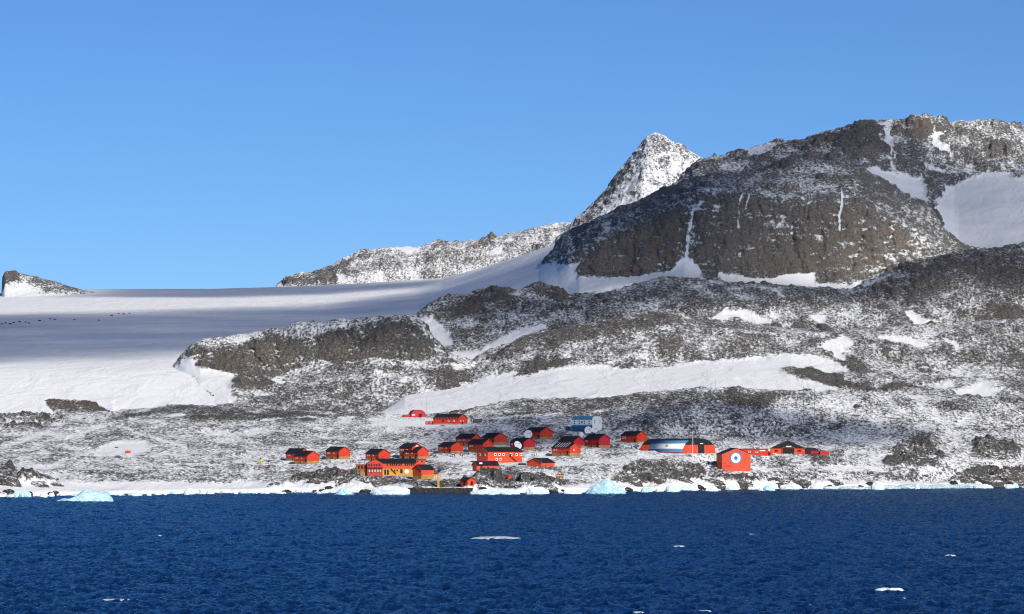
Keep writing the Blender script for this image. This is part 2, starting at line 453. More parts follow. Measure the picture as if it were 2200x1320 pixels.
# middle hills
ridge = terrain('rocky_ridge', 870, XR, [
    ([(870, 830), (1500, 800), (XR, 800)], 3080), ([(870, 760), (1030, 770), (1500, 740), (XR, 730)], 3220),
    ([(870, 700), (930, 690), (1100, 680), (1300, 660), (1500, 650), (1700, 660), (1850, 655), (2000, 620), (2200, 600), (XR, 580)], 3380),
    ([(870, 705), (905, 668), (930, 650), (960, 641), (1010, 632), (1040, 620), (1065, 616), (1100, 624), (1120, 628), (1150, 617), (1180, 625), (1230, 635), (1260, 633), (1300, 625), (1360, 610), (1430, 599), (1480, 603), (1520, 604),
      (1560, 606), (1650, 612), (1700, 617), (1760, 621), (1820, 627), (1850, 611), (1900, 590), (1950, 572), (2000, 558), (2050, 545), (2100, 540), (2200, 525), (XR, 470)], 3520),
    ([(870, 760), (1300, 690), (1820, 690), (2200, 600), (XR, 550)], 3800)], [4, 28, 46, 6], MT_MID, base=.52, lean=.02, amp=1.15, big=5.0, grain=5.5,
    cliff=[([(990, 650), (1040, 622), (1100, 625), (1120, 640), (1110, 655), (1050, 660), (1000, 680), (960, 690), (930, 665)], .22, 6)],
    snow=[([(898, 688), (925, 690), (962, 715), (970, 738), (945, 745), (915, 725)], 1.15, 3), ([(1010, 770), (1060, 740), (1120, 712), (1170, 706), (1100, 740), (1050, 765)], 1.1, 3),
          ([(1535, 680), (1560, 672), (1600, 672), (1650, 688), (1630, 692), (1590, 682)], 1.05, 3), ([(1952, 675), (1985, 690), (2025, 698), (1970, 702), (1958, 690)], 1.15, 3),
          ([(1745, 683), (1775, 685), (1760, 692)], 1.05, 3)],
    rock=[([(1850, 640), (1900, 595), (2050, 550), (2200, 530), (2600, 480), (2600, 640), (2200, 640), (2080, 600), (2000, 640)], .36, 14), ([(1780, 705), (1820, 665), (1900, 670), (1920, 705)], .66, 8),
          ([(1960, 680), (2050, 610), (2110, 620), (2200, 720), (2600, 800), (2200, 800), (2000, 720)], .58, 12)],
    brown=[([(1400, 700), (1700, 640), (2000, 700), (1700, 740)], .35, 20)])

moraine = terrain('moraine', 770, XR, [
    ([(770, 930), (XR, 900)], 2620),
    ([(770, 897), (820, 893), (960, 882), (1200, 860), (1530, 838), (1800, 848), (2200, 854), (XR, 850)], 2720),
    ([(770, 893), (810, 887), (870, 845), (1000, 832), (1080, 818), (1200, 797), (1500, 782), (1700, 774), (1820, 785), (2000, 790), (2200, 790), (XR, 780)], 2920),
    ([(770, 898), (870, 848), (950, 822), (1000, 800), (1030, 780), (1100, 755), (1200, 730), (1430, 700), (1500, 712), (1700, 725), (1900, 720), (2100, 712), (XR, 690)], 3040),
    ([(770, 899), (870, 846), (950, 815), (1000, 790), (1030, 768), (1060, 752), (1100, 735), (1150, 715), (1200, 705), (1280, 695), (1360, 685), (1430, 668), (1460, 672), (1500, 690), (1600, 702), (1700, 708), (1800, 712), (1900, 706), (2000, 702), (2100, 695), (2200, 685), (XR, 660)], 3150),
    ([(770, 915), (1030, 820), (1430, 740), (1800, 760), (XR, 720)], 3340)], [4, 32, 30, 24, 6], MT_MID, base=.57, amp=.9, big=3.5, grain=4.8,
    snow=[([(780, 900), (812, 884), (850, 856), (900, 838), (960, 836), (1000, 834), (1060, 812), (1110, 800), (1090, 815), (1200, 797), (1290, 788), (1350, 796), (1420, 794), (1500, 780), (1600, 776), (1700, 770), (1740, 766), (1800, 790), (1820, 800), (1760, 795), (1700, 785), (1672, 792), (1690, 812), (1760, 826), (1800, 843), (1680, 836), (1530, 830), (1300, 852), (1150, 868), (1000, 885), (900, 900)], 1.3, 2.5),
          ([(2010, 832), (2040, 828), (2030, 838), (2005, 838)], 1.1, 3), ([(1770, 742), (1815, 728), (1830, 735), (1800, 752), (1815, 775), (1800, 768)], 1.05, 4),
          ([(1890, 728), (1930, 724), (1995, 745), (1960, 740)], 1.0, 3), ([(2030, 730), (2060, 742), (2055, 748)], .95, 3), ([(2060, 848), (2110, 828), (2150, 840), (2130, 852)], 1.0, 4)],
    cliff=[([(1855, 730), (1880, 732), (1930, 745), (1960, 770), (2000, 775), (2040, 810), (2025, 826), (1985, 818), (1970, 790), (1930, 775), (1890, 760)], .30, 6)],
    rock=[([(1680, 790), (1720, 785), (1800, 805), (1830, 835), (1780, 838), (1720, 815)], .30, 5), ([(1780, 755), (1830, 770), (1880, 800), (1850, 815), (1790, 780)], .32, 6), ([(1080, 820), (1130, 780), (1230, 770), (1200, 800)], .30, 6),
          ([(1240, 760), (1400, 700), (1700, 710), (1800, 730), (1700, 760), (1400, 790)], .53, 12), ([(1850, 830), (1870, 770), (1990, 800), (2000, 835)], .62, 10), ([(2020, 780), (2000, 720), (2300, 690), (2600, 700), (2600, 850), (2200, 840)], .57, 14),
          ([(1030, 770), (1200, 702), (1430, 670), (1500, 690), (1300, 720), (1100, 770)], .36, 8)],
    brown=[([(1200, 790), (1400, 700), (1700, 710), (1800, 760), (1500, 780)], .6, 15), ([(1860, 735), (1950, 750), (2040, 810), (2000, 825), (1900, 780)], 1.0, 6), ([(1990, 750), (2100, 760), (2200, 800), (2100, 820)], .6, 20)])

# the mountain, its cliff and its summit
mountain = terrain('mountain', 1050, XR, [
    ([(1050, 760), (1120, 700), (XR, 690)], 3720),
    ([(1050, 750), (1120, 700), (1160, 685), (1200, 665), (1245, 632), (1300, 620), (1500, 610), (1700, 625), (1850, 630), (1950, 590), (2060, 565), (XR, 560)], 3900),
    ([(1050, 740), (1120, 675), (1160, 648), (1200, 628), (1245, 600), (1380, 588), (1470, 570), (1560, 585), (1650, 598), (1750, 605), (1850, 602), (1950, 575), (2060, 555), (XR, 550)], [(1120, 3980), (1240, 4005), (1900, 4010), (2100, 3980)]),
    ([(1050, 720), (1120, 655), (1160, 618), (1200, 588), (1222, 560), (1250, 540), (1290, 512), (1380, 475), (1460, 445), (1500, 424), (1520, 416), (1600, 424), (1720, 432), (1800, 426), (1850, 430), (1920, 470), (1990, 515), (2060, 545), (XR, 560)], 4062),
    ([(1050, 715), (1120, 650), (1160, 606), (1200, 578), (1222, 551), (1250, 532), (1290, 503), (1380, 464), (1460, 433), (1500, 414), (1520, 407), (1600, 415), (1720, 423), (1800, 417), (1850, 421), (1920, 462), (1990, 509), (2060, 542), (XR, 562)], 4100),
    ([(1050, 705), (1120, 636), (1160, 575), (1185, 546), (1215, 510), (1300, 465), (1380, 430), (1440, 404), (1480, 394), (1520, 385), (1600, 370), (1720, 352), (1780, 350), (1850, 365), (1900, 395), (1960, 430), (2000, 450), (2030, 500), (2070, 535), (XR, 570)], 4300),
    ([(1050, 720), (1120, 650), (1440, 480), (1780, 440), (2030, 580), (XR, 620)], 4560)], [4, 12, 66, 5, 28, 6], MT_FAR, base=.47, lean=.028, amp=1.6, big=6.0, grain=7.0,
    cliff=[([(1245, 598), (1262, 560), (1300, 520), (1380, 490), (1440, 455), (1470, 460), (1475, 500), (1470, 550), (1440, 580), (1350, 595)], .06, 5),
           ([(1490, 560), (1500, 470), (1510, 418), (1560, 415), (1620, 428), (1700, 438), (1800, 440), (1850, 440), (1960, 500), (1900, 560), (1800, 570), (1700, 600), (1600, 605), (1520, 590)], .14, 10),
           ([(1385, 410), (1440, 400), (1500, 398), (1500, 425), (1460, 432), (1400, 420)], .15, 6)],
    rock=[([(1500, 415), (1600, 372), (1780, 352), (1850, 370), (1830, 420), (1700, 432)], .56, 10), ([(1210, 540), (1300, 470), (1440, 410), (1480, 440), (1300, 505), (1260, 545)], .46, 10),
          ([(1850, 560), (1990, 500), (2060, 540), (1960, 590), (1850, 610)], .50, 14), ([(1720, 610), (1760, 540), (1850, 510), (1880, 600)], .40, 12), ([(1560, 600), (1520, 540), (1650, 540), (1680, 600)], .26, 12)],
    snow=[([(1040, 780), (1040, 560), (1120, 560), (1160, 572), (1195, 568), (1225, 576), (1242, 572), (1238, 592), (1245, 603), (1300, 602), (1385, 596), (1440, 582), (1468, 563), (1478, 560), (1500, 578), (1503, 598), (1520, 640), (1500, 700)], 1.3, 2.5),
          ([(1543, 592), (1600, 602), (1660, 606), (1688, 589), (1745, 588), (1752, 612), (1830, 622), (1850, 616), (1830, 650), (1600, 650)], 1.2, 2.5),
          ([(1880, 368), (1920, 378), (1965, 388), (1990, 402), (1988, 417), (1940, 405)], 1.2, 2.5)],
    tracks=[([(1475, 560), (1478, 500), (1490, 455), (1510, 432)], 5, .8), ([(1585, 490), (1586, 440), (1592, 422)], 3.5, .85), ([(1600, 450), (1608, 424)], 3, .85), ([(1804, 495), (1803, 465), (1810, 435), (1809, 415)], 3.5, .95), ([(1230, 590), (1250, 565)], 4, .9)],
    brown=[([(1250, 590), (1300, 540), (1470, 470), (1470, 560), (1380, 590)], .9, 10), ([(1500, 560), (1560, 470), (1860, 450), (2040, 540), (1900, 600), (1600, 590)], .5, 20), ([(1680, 430), (1700, 400), (1790, 360), (1850, 370), (1820, 420)], .8, 14)])

summit = terrain('summit', 1380, XR, [
    ([(1380, 560), (1900, 560), (2000, 620), (XR, 620)], 4250),
    ([(1380, 470), (1850, 430), (1960, 470), (2060, 560), (XR, 550)], 4330),
    ([(1380, 450), (1500, 420), (1700, 370), (1850, 350), (1950, 390), (2050, 420), (2200, 400), (XR, 400)], 4560),
    ([(1380, 470), (1450, 397), (1500, 346), (1530, 338), (1600, 323), (1640, 315), (1700, 305), (1760, 290), (1800, 280), (1860, 261), (1900, 258), (1945, 258), (1965, 251), (1985, 248), (2010, 256), (2040, 268), (2065, 264), (2100, 263), (2140, 262), (2200, 273), (XR, 300)], 4850),
    ([(1380, 520), (1500, 420), (1860, 340), (2200, 350), (XR, 380)], 5250)], [4, 34, 66, 6], MT_FAR, base=.47, lean=.02, amp=1.8, big=8.0, grain=7.0,
    snow=[([(2008, 445), (2030, 420), (2040, 402), (2060, 400), (2085, 384), (2110, 380), (2125, 372), (2160, 374), (2180, 392), (2200, 384), (2260, 396), (2600, 390), (2600, 640), (2090, 640), (2040, 520), (2015, 470)], 1.3, 3),
          ([(1870, 362), (1905, 368), (1940, 378), (1985, 385), (1992, 415), (1985, 430), (1930, 420), (1870, 400)], 1.2, 3), ([(1975, 352), (2000, 358), (2030, 375), (2000, 365)], 1.0, 3),
          ([(1898, 262), (1906, 262), (1912, 300), (1918, 340), (1910, 330), (1902, 300)], 1.0, 2.5), ([(1993, 275), (2010, 290), (2030, 315), (2040, 332), (2020, 312), (2000, 292)], 1.0, 2.5),
          ([(1600, 328), (1640, 314), (1665, 316), (1640, 325)], 1.0, 3)],
    rock=[([(1990, 252), (2300, 262), (2300, 340), (2200, 372), (2100, 330), (2000, 275)], .58, 12), ([(1800, 300), (1850, 262), (1900, 262), (1890, 330), (1830, 350)], .24, 8)],
    brown=[([(1950, 250), (2000, 250), (2020, 275), (1970, 290)], 1.0, 8), ([(2050, 262), (2150, 260), (2150, 280), (2060, 280)], .8, 8)], tracks=[([(1912, 330), (1915, 352), (1920, 365)], 3, .9)], warp=9)

pyramid = terrain('pyramid_peak', 1150, 1640, [
    ([(1150, 620), (1640, 580)], 5150), ([(1150, 580), (1230, 520), (1380, 460), (1640, 480)], [(1150, 5350), (1380, 5250), (1640, 5350)]),
    ([(1150, 590), (1200, 515), (1232, 480), (1262, 450), (1300, 410), (1330, 370), (1365, 325), (1388, 298), (1398, 289), (1407, 286), (1424, 291), (1460, 312), (1505, 340), (1560, 378), (1640, 440)], 5560),
    ([(1150, 640), (1400, 400), (1640, 500)], 5900)], [6, 90, 6], MT_FAR, base=.63, amp=1.4, big=3.0, grain=7.0,
    rock=[([(1235, 485), (1300, 410), (1350, 345), (1390, 295), (1380, 340), (1320, 420), (1260, 480)], .42, 10), ([(1390, 300), (1410, 286), (1470, 318), (1440, 330), (1400, 340)], .62, 8)])

far_ridge = terrain('far_ridge', 540, 1330, [
    ([(540, 680), (1330, 620)], 5650), ([(540, 665), (600, 628), (800, 590), (1000, 570), (1200, 530), (1330, 530)], 5750),
    ([(540, 665), (590, 628), (602, 610), (612, 602), (630, 597), (648, 587), (660, 588), (700, 576), (730, 560), (770, 546), (830, 537), (870, 532), (905, 533), (935, 523), (980, 524), (1050, 517), (1100, 502), (1180, 484), (1220, 480), (1330, 470)], 5950),
    ([(540, 700), (900, 590), (1330, 520)], 6250)], [4, 58, 6], MT_FAR, base=.58, amp=1.7, big=6.0, grain=8.0,
    snow=[([(850, 536), (905, 534), (880, 541)], .95, 3), ([(728, 588), (740, 588), (740, 602), (728, 602)], .9, 3)], rock=[([(600, 615), (700, 575), (760, 560), (740, 610)], .42, 8)],
    brown=[([(700, 600), (760, 560), (860, 545), (860, 600)], .9, 12), ([(900, 600), (920, 525), (1200, 485), (1200, 540)], .5, 12)])

nunatak = terrain('nunatak', -90, 240, [
    ([(-90, 690), (240, 690)], 4750), ([(-90, 668), (3, 646), (10, 634), (120, 634), (240, 655)], 4960),
    ([(-90, 668), (3, 634), (7, 596), (12, 586), (34, 583), (41, 589), (46, 590), (80, 597), (110, 606), (150, 619), (200, 629), (240, 655)], 5080),
    ([(-90, 690), (60, 640), (240, 690)], 5300)], [4, 36, 6], MT_FAR, base=.48, amp=.8, big=1.5, grain=7.0, step=1.5,
    rock=[([(5, 620), (8, 580), (38, 578), (42, 605)], .12, 4)], snow=[([(-90, 690), (-20, 640), (15, 622), (50, 616), (110, 634), (240, 648), (240, 690)], 1.0, 9)], warp=8)

# ------------------------------------------------------------------ sea
def water_material():
    t = NT('sea_water')
    co = t.n('ShaderNodeTexCoord').outputs['Object']
    a = t.noise(t.mapping(co, (.9, .5, 1), (0, 0, .12)), 1.0, 4, .6, .4)
    bp = t.bump(a, .6, 1.0)
    df = t.n('ShaderNodeBsdfDiffuse'); df.inputs['Color'].default_value = c4(.0008, .014, .060); t.l(bp, df.inputs['Normal'])
    gl = t.n('ShaderNodeBsdfGlossy'); gl.inputs['Color'].default_value = c4(.5, .8, 1.0); gl.inputs['Roughness'].default_value = .12; t.l(bp, gl.inputs['Normal'])
    fr = t.n('ShaderNodeFresnel'); fr.inputs['IOR'].default_value = 1.33; t.l(bp, fr.inputs['Normal'])
    mx = t.n('ShaderNodeMixShader'); t.l(t.math('MULTIPLY', fr.outputs[0], .62), mx.inputs[0]); t.l(df.outputs[0], mx.inputs[1]); t.l(gl.outputs[0], mx.inputs[2])
    t.l(mx.outputs[0], t.out.inputs[0])
    return t.m
M_WATER = water_material()
def sea():
    bear = np.concatenate([np.linspace(-.30, -.162, 40)[:-1], np.linspace(-.162, .162, 720), np.linspace(.162, .30, 40)[1:]])
    dist = np.concatenate([np.linspace(60, 400, 30)[:-1], np.geomspace(400, 2350, 640), np.geomspace(2450, 30000, 12)])
    B, D = np.meshgrid(bear, dist)
    P = np.stack([B * D, D, np.zeros_like(D)], -1)
    f = P.reshape(-1, 3)
    z = 1.45 * fbm(f * (.15, .11, 0) + 3.0, 4, .66, True) + .5 * fbm(f * (.035, .02, 0), 2, .5)
    z -= z.mean()
    z[f[:, 1] > 2380] = -.3
    P[..., 2] = z.reshape(D.shape)
    return grid_mesh('sea', P, M_WATER)
sea()

# ------------------------------------------------------------------ clouds out of view, whose shadows lie on the land
def surf_d(name, px, py):
    L = SURF[name][:-1]
    PY, D = profile(L, np.array([float(px)]), [12] * (len(L) - 1))
    PY, D = PY[:, 0], D[:, 0]
    o = np.argsort(-PY)
    return float(np.interp(-py, -PY[o], D[o]))

def cloud_material():
    t = NT('cloud_white')
    t.p.inputs['Base Color'].default_value = c4(.85, .86, .88)
    t.p.inputs['Roughness'].default_value = 1.0
    tr = t.n('ShaderNodeBsdfTransparent'); mx = t.n('ShaderNodeMixShader')
    t.l(t.math('MULTIPLY', t.attr('body'), .64), mx.inputs[0]); t.l(tr.outputs[0], mx.inputs[1]); t.l(t.p.outputs[0], mx.inputs[2])
    t.l(mx.outputs[0], t.out.inputs[0])
    return t.m
M_CLOUD = cloud_material()
CLOUD_ALT = 1500.0

def cloud(surface, outline, cell=22.0, fray=55.0, edge=70.0, dense=1.0):
    pts = []
    for px, py in outline:
        p = unp(px, py, surf_d(surface, px, py))
        k = (CLOUD_ALT - p[2]) / SUN.z
        pts.append((p[0] + SUN.x * k, p[1] + SUN.y * k))
    q = np.array(pts)
    x = np.arange(q[:, 0].min() - 80, q[:, 0].max() + 80, cell); y = np.arange(q[:, 1].min() - 80, q[:, 1].max() + 80, cell)
    X, Y = np.meshgrid(x, y)
    f = np.stack([X.ravel(), Y.ravel(), np.zeros(X.size)], -1)
    sd = sdpoly(X.ravel(), Y.ravel(), q) + fray * fbm(f / 130.0, 4, .6) - edge * .35
    th = np.clip(-sd, 0, 120) ** .6 * 2.2
    lump = 1 + .5 * fbm(f / 60.0 + 5, 3, .6)
    ins = (sd < 0).reshape(X.shape)
    cells = ins[:-1, :-1] | ins[:-1, 1:] | ins[1:, 1:] | ins[1:, :-1]
    n = X.size
    vt = np.stack([f[:, 0], f[:, 1], CLOUD_ALT + th * lump], -1); vb = np.stack([f[:, 0], f[:, 1], CLOUD_ALT - .4 * th], -1)
    idx = np.arange(n).reshape(X.shape)
    qd = np.stack([idx[:-1, :-1], idx[:-1, 1:], idx[1:, 1:], idx[1:, :-1]], -1)[cells]
    faces = np.concatenate([qd, qd[:, ::-1] + n])
    used = np.unique(faces); remap = np.zeros(2 * n, int); remap[used] = np.arange(len(used))
    V = np.concatenate([vt, vb])[used]
    me = bpy.data.meshes.new('cloud'); me.from_pydata(V.tolist(), [], remap[faces].tolist()); me.update()
    me.polygons.foreach_set('use_smooth', np.ones(len(me.polygons), bool))
    body = np.tile(sstep(0, edge, -sd) * dense * (.86 + .5 * fbm(f * (1, 1.6, 1) / 210.0 + 31, 4, .55)), 2)[used].clip(0, 1.3)
    a = me.attributes.new('body', 'FLOAT', 'POINT'); a.data.foreach_set('value', body.astype(np.float32))
    me.materials.append(M_CLOUD)
    o = link(bpy.data.objects.new('cloud', me)); o['kind'] = 'stuff'
    return o

cloud('glacier', [(-420, 680), (0, 676), (300, 671), (450, 666), (600, 660), (760, 648), (900, 630), (960, 604), (1100, 550), (1260, 500), (1560, 470), (1560, 640), (1250, 660), (960, 720), (600, 755), (400, 758), (330, 768), (200, 774), (0, 780), (-420, 782)], fray=90, edge=190, dense=.95)
cloud('glacier', [(150, 642), (450, 642), (700, 636), (930, 615), (1000, 580), (800, 600), (600, 610), (200, 614)], fray=90, edge=130, dense=.95)
cloud('rocky_ridge', [(880, 690), (960, 634), (1065, 608), (1230, 626), (1430, 590), (1560, 596), (1700, 608), (1820, 618), (1900, 580), (2050, 536), (2300, 508), (2300, 600), (2150, 640), (2060, 605), (1950, 640), (1850, 645), (1700, 650), (1560, 660), (1480, 672), (1430, 680), (1250, 715), (1100, 745), (1030, 768), (960, 745)], edge=120, dense=.85)
cloud('mountain', [(1120, 620), (1215, 500), (1440, 390), (1600, 356), (1780, 336), (1900, 380), (1990, 446), (1960, 490), (1880, 520), (1830, 570), (1800, 630), (1500, 640)], edge=150, dense=.60)
cloud('summit', [(1400, 470), (1500, 332), (1600, 306), (1760, 272), (1860, 244), (1930, 242), (1960, 290), (2050, 330), (2130, 365), (2400, 400), (2400, 620), (2000, 560), (1850, 440)], edge=120, dense=.72)
cloud('outcrop', [(560, 712), (740, 687), (890, 679), (945, 725), (985, 765), (900, 768), (700, 752), (560, 738)], fray=30, dense=.8)
cloud('coast', [(930, 930), (1040, 903), (1200, 900), (1330, 903), (1430, 876), (1530, 866), (1640, 878), (1760, 898), (1900, 910), (2020, 923), (1960, 948), (1820, 962), (1650, 956), (1560, 945), (1420, 950), (1390, 962), (1320, 970), (1260, 966), (1180, 960), (1150, 971), (1060, 973), (1000, 979), (930, 976)], fray=30, edge=45, dense=.85)
# ------------------------------------------------------------------ paints
def paint(name, col, var=.12, rough=.6, scale=.6, spec=.3):
    t = NT(name)
    co = t.n('ShaderNodeTexCoord').outputs['Object']
    n = t.noise(co, scale, 5, .65)
    d = t.sstep(n, .3, .7)
    a = c4(*[c * (1 - var) for c in col]); b = c4(*[min(1, c * (1 + var)) for c in col])
    t.l(t.mix(d, a, b), t.p.inputs['Base Color'])
    t.p.inputs['Roughness'].default_value = rough
    t.p.inputs['Specular IOR Level'].default_value = spec
    return t.m
M = dict(
    red=paint('red_paint', (.53, .044, .023), .20), crimson=paint('crimson_paint', (.42, .020, .032), .15), orange=paint('orange_red_paint', (.61, .070, .028), .16),
    ochre=paint('ochre_plinth', (.35, .20, .062), .25, .8), yellow=paint('yellow_paint', (.56, .29, .045), .14), black=paint('black_roofing', (.014, .015, .019), .35, .75),
    white=paint('white_paint', (.80, .80, .79), .05), glass=paint('dark_glass', (.012, .016, .022), .2, .15, 1, .5), dark=paint('dark_timber', (.02, .018, .017), .3, .8),
    blue=paint('flag_blue', (.075, .21, .37), .1), deep_blue=paint('deep_blue', (.035, .15, .28), .12), sky_blue=paint('sky_blue', (.16, .42, .62), .08), gold=paint('gold_emblem', (.45, .25, .05), .1),
    grey=paint('grey_metal', (.22, .22, .22), .2), pale=paint('pale_glass', (.45, .48, .50), .15, .3), snow=paint('roof_snow', (.85, .87, .90), .04, .8), green=paint('beacon_green', (.28, .42, .05), .1),
    beacon=paint('beacon_yellow', (.72, .62, .05), .1), rust=paint('rusty_red', (.20, .035, .03), .2), steel=paint('mast_steel', (.20, .20, .21), .15), cloth=paint('dark_clothes', (.022, .024, .032), .3, .9), skin=paint('face_skin', (.5, .3, .2), .05))

class MB:
    def __init__(s): s.v, s.f = [], []
    def add(s, v, f):
        k = len(s.v); s.v += [tuple(p) for p in v]; s.f += [tuple(i + k for i in q) for q in f]; return s
    def box(s, x0, x1, y0, y1, z0, z1):
        return s.add([(x0, y0, z0), (x1, y0, z0), (x1, y1, z0), (x0, y1, z0), (x0, y0, z1), (x1, y0, z1), (x1, y1, z1), (x0, y1, z1)],
                     [(0, 3, 2, 1), (4, 5, 6, 7), (0, 1, 5, 4), (1, 2, 6, 5), (2, 3, 7, 6), (3, 0, 4, 7)])
    def prism(s, poly, a, b, axis='x'):
        """poly in the plane across the axis (y,z) or (x,z)"""
        n = len(poly)
        P = lambda t, p: (t, p[0], p[1]) if axis == 'x' else (p[0], t, p[1])
        v = [P(a, p) for p in poly] + [P(b, p) for p in poly]
        f = [tuple(range(n))[::-1], tuple(range(n, 2 * n))] + [(i, (i + 1) % n, n + (i + 1) % n, n + i) for i in range(n)]
        return s.add(v, f)
    def tube(s, pts, r0, r1=None, n=8):
        r1 = r0 if r1 is None else r1
        pts = [Vector(p) for p in pts]; rings = []
        for i, p in enumerate(pts):
            d = (pts[min(i + 1, len(pts) - 1)] - pts[max(i - 1, 0)]).normalized()
            u = d.orthogonal().normalized(); w = d.cross(u)
            r = r0 + (r1 - r0) * i / (len(pts) - 1)
            rings.append([p + u * math.cos(2 * math.pi * k / n) * r + w * math.sin(2 * math.pi * k / n) * r for k in range(n)])
        v = [q for g in rings for q in g]
        f = [(i * n + k, i * n + (k + 1) % n, (i + 1) * n + (k + 1) % n, (i + 1) * n + k) for i in range(len(pts) - 1) for k in range(n)]
        f += [tuple(range(n))[::-1], tuple(range((len(pts) - 1) * n, len(pts) * n))]
        return s.add(v, f)
    def disc(s, c, r, n, y0, y1, ax='y'):
        """a flat disc standing upright, facing -Y, between y0 and y1"""
        poly = [(c[0] + r * math.cos(2 * math.pi * k / n), c[1] + r * math.sin(2 * math.pi * k / n)) for k in range(n)]
        return s.prism(poly, y0, y1, 'y' if ax == 'y' else 'x')
    def build(s, name, mat, parent=None, smooth=False, bevel=0):
        me = bpy.data.meshes.new(name); me.from_pydata(s.v, [], s.f); me.update()
        import bmesh
        bm = bmesh.new(); bm.from_mesh(me); bmesh.ops.recalc_face_normals(bm, faces=bm.faces)
        if bevel: bmesh.ops.bevel(bm, geom=bm.edges[:], offset=bevel, segments=1, affect='EDGES')
        bm.to_mesh(me); bm.free()
        if smooth: me.polygons.foreach_set('use_smooth', np.ones(len(me.polygons), bool))
        me.materials.append(mat)
        return link(bpy.data.objects.new(name, me), parent)

def empty(name, loc, rz=0):
    o = bpy.data.objects.new(name, None); o.location = loc; o.rotation_euler = (0, 0, rz); o.empty_display_size = .5
    return link(o)

def window(parent, face, u, z, w, h, frame='white', pane='glass', name='window', proud=.09, at=0.0):
    """face: '-y' wall at y=at, u along x; '+x' or '-x' wall at x=at, u along y"""
    def bx(u0, u1, z0, z1, a, b):
        m = MB()
        if face == '-y': return m.box(u0, u1, at - b, at - a, z0, z1)
        if face == '+x': return m.box(at + a, at + b, u0, u1, z0, z1)
        return m.box(at - b, at - a, u0, u1, z0, z1)
    f = bx(u - w / 2, u + w / 2, z, z + h, -.05, proud).build(name, M[frame], parent)
    t = min(w, h) * .2
    bx(u - w / 2 + t, u + w / 2 - t, z + t, z + h - t, proud - .03, proud + .03).build('pane', M[pane], f)
    return f

def door(parent, face, u, z, w, h, mat='dark', at=0.0):
    m = MB()
    if face == '-y': m.box(u - w / 2, u + w / 2, at - .12, at + .05, z, z + h)
    elif face == '+x': m.box(at - .05, at + .12, u - w / 2, u + w / 2, z, z + h)
    else: m.box(at - .12, at + .05, u - w / 2, u + w / 2, z, z + h)
    return m.build('door', M[mat], parent)

def gable_body(root, L, W, eave, rise, zb, wall='red', roof='black', plinth=None, over=.45, thick=.3):
    """ridge along X; wall from zb up, a plinth below it"""
    h = W / 2
    MB().prism([(-h, zb), (h, zb), (h, eave), (0, eave + rise), (-h, eave)], -L / 2, L / 2).build('wall', M[wall], root)
    s = rise / h; e = eave - over * s
    r = MB().prism([(-h - over, e + .06), (0, eave + rise + .06), (0, eave + rise + .06 + thick), (-h - over, e + .06 + thick * .6)], -L / 2 - over, L / 2 + over)
    r.prism([(h + over, e + .06), (h + over, e + .06 + thick * .6), (.002, eave + rise + .06 + thick), (.002, eave + rise + .06)], -L / 2 - over, L / 2 + over)
    rf = r.build('roof', M[roof], root)
    if plinth:
        MB().box(-L / 2 + .06, L / 2 - .06, -h + .06, h - .06, -4.5, zb).build('plinth', M[plinth], root)
    else:
        MB().box(-L / 2 + .03, L / 2 - .03, -h + .03, h - .03, -4.5, zb).build('footing', M[wall], root)
    return rf

def at_ground(px, py, back=0.0):
    d = ground_d(px, py)
    return unp(px, py, d + back), (d + back) / F

HG = 'red gabled houses of the station'
def house(xl, xc, xr, ridge, eave, wb, base, label, yaw=45, mirror=False, wall='red', plinth='ochre', windows=3, name='red_house', group=HG, roof='black', gable_window=False, cat='house', seed=0, back=0.0, doors=True, chimney=True):
    """a gabled house by its corner nearest the sea: long wall to one side of it, gable to the other"""
    p, m = at_ground(xc, base, back)
    a = math.radians(yaw)
    if not mirror:
        L, W, rz, c = (xc - xl) * m / math.cos(a), (xr - xc) * m / math.sin(a), -a, (1, -1)
    else:
        L, W, rz, c = (xr - xc) * m / math.cos(a), (xc - xl) * m / math.sin(a), a, (-1, -1)
    eh, rs, zb = (base - eave) * m, (eave - ridge) * m, (base - wb) * m
    off_ = Matrix.Rotation(rz, 3, 'Z') @ Vector((c[0] * L / 2, c[1] * W / 2, 0))
    root = empty(name, (p[0] - off_.x, p[1] - off_.y, p[2]), rz)
    tag(root, label, cat, group)
    rf = gable_body(root, L, W, eh, rs, zb, wall, roof, plinth)
    R = random.Random(seed + int(xl))
    wh = (eh - zb) * .30; ww = wh * 1.15
    zs = zb + (eh - zb) * .48
    if windows:
        us = [-.36, -.24, .08, .30, -.05][:windows]
        for u in us: window(root, '-y', u * L, zs, ww, wh, at=-W / 2)
    g = '+x' if not mirror else '-x'
    ga = L / 2 if not mirror else -L / 2
    if gable_window: window(root, g, -.12 * W, zs, ww, wh, at=ga)
    if doors:
        du = .38 * L if not mirror else -.3 * L
        door(root, '-y', du, max(zb - wh * .9, -.2), ww * .9, wh * 2.3, at=-W / 2)
        d2 = door(root, '-y', -.02 * L, -.3, ww * .5, zb + .2, at=-W / 2 + .05)
    # barge boards on the visible gable
    h = W / 2; s = 1 if not mirror else -1
    b = MB()
    x0, x1 = sorted((ga + s * .46, ga + s * .56))
    b.prism([(-h - .45, eh - .45 * rs / h), (0, eh + rs), (0, eh + rs + .3), (-h - .45, eh - .45 * rs / h + .3)], x0, x1)
    b.prism([(h + .45, eh - .45 * rs / h), (h + .45, eh - .45 * rs / h + .3), (.002, eh + rs + .3), (.002, eh + rs)], x0, x1)
    b.build('barge_board', M[wall if wall != 'red' else 'orange'], root)
    if chimney:
        MB().tube([(L * R.uniform(-.2, .2), W * .12, eh + rs * .6), (L * .1, W * .12, eh + rs + .9)], .16, n=6).build('stove_pipe', M['grey'], root)
    return root, L, W, eh, rs, zb, m

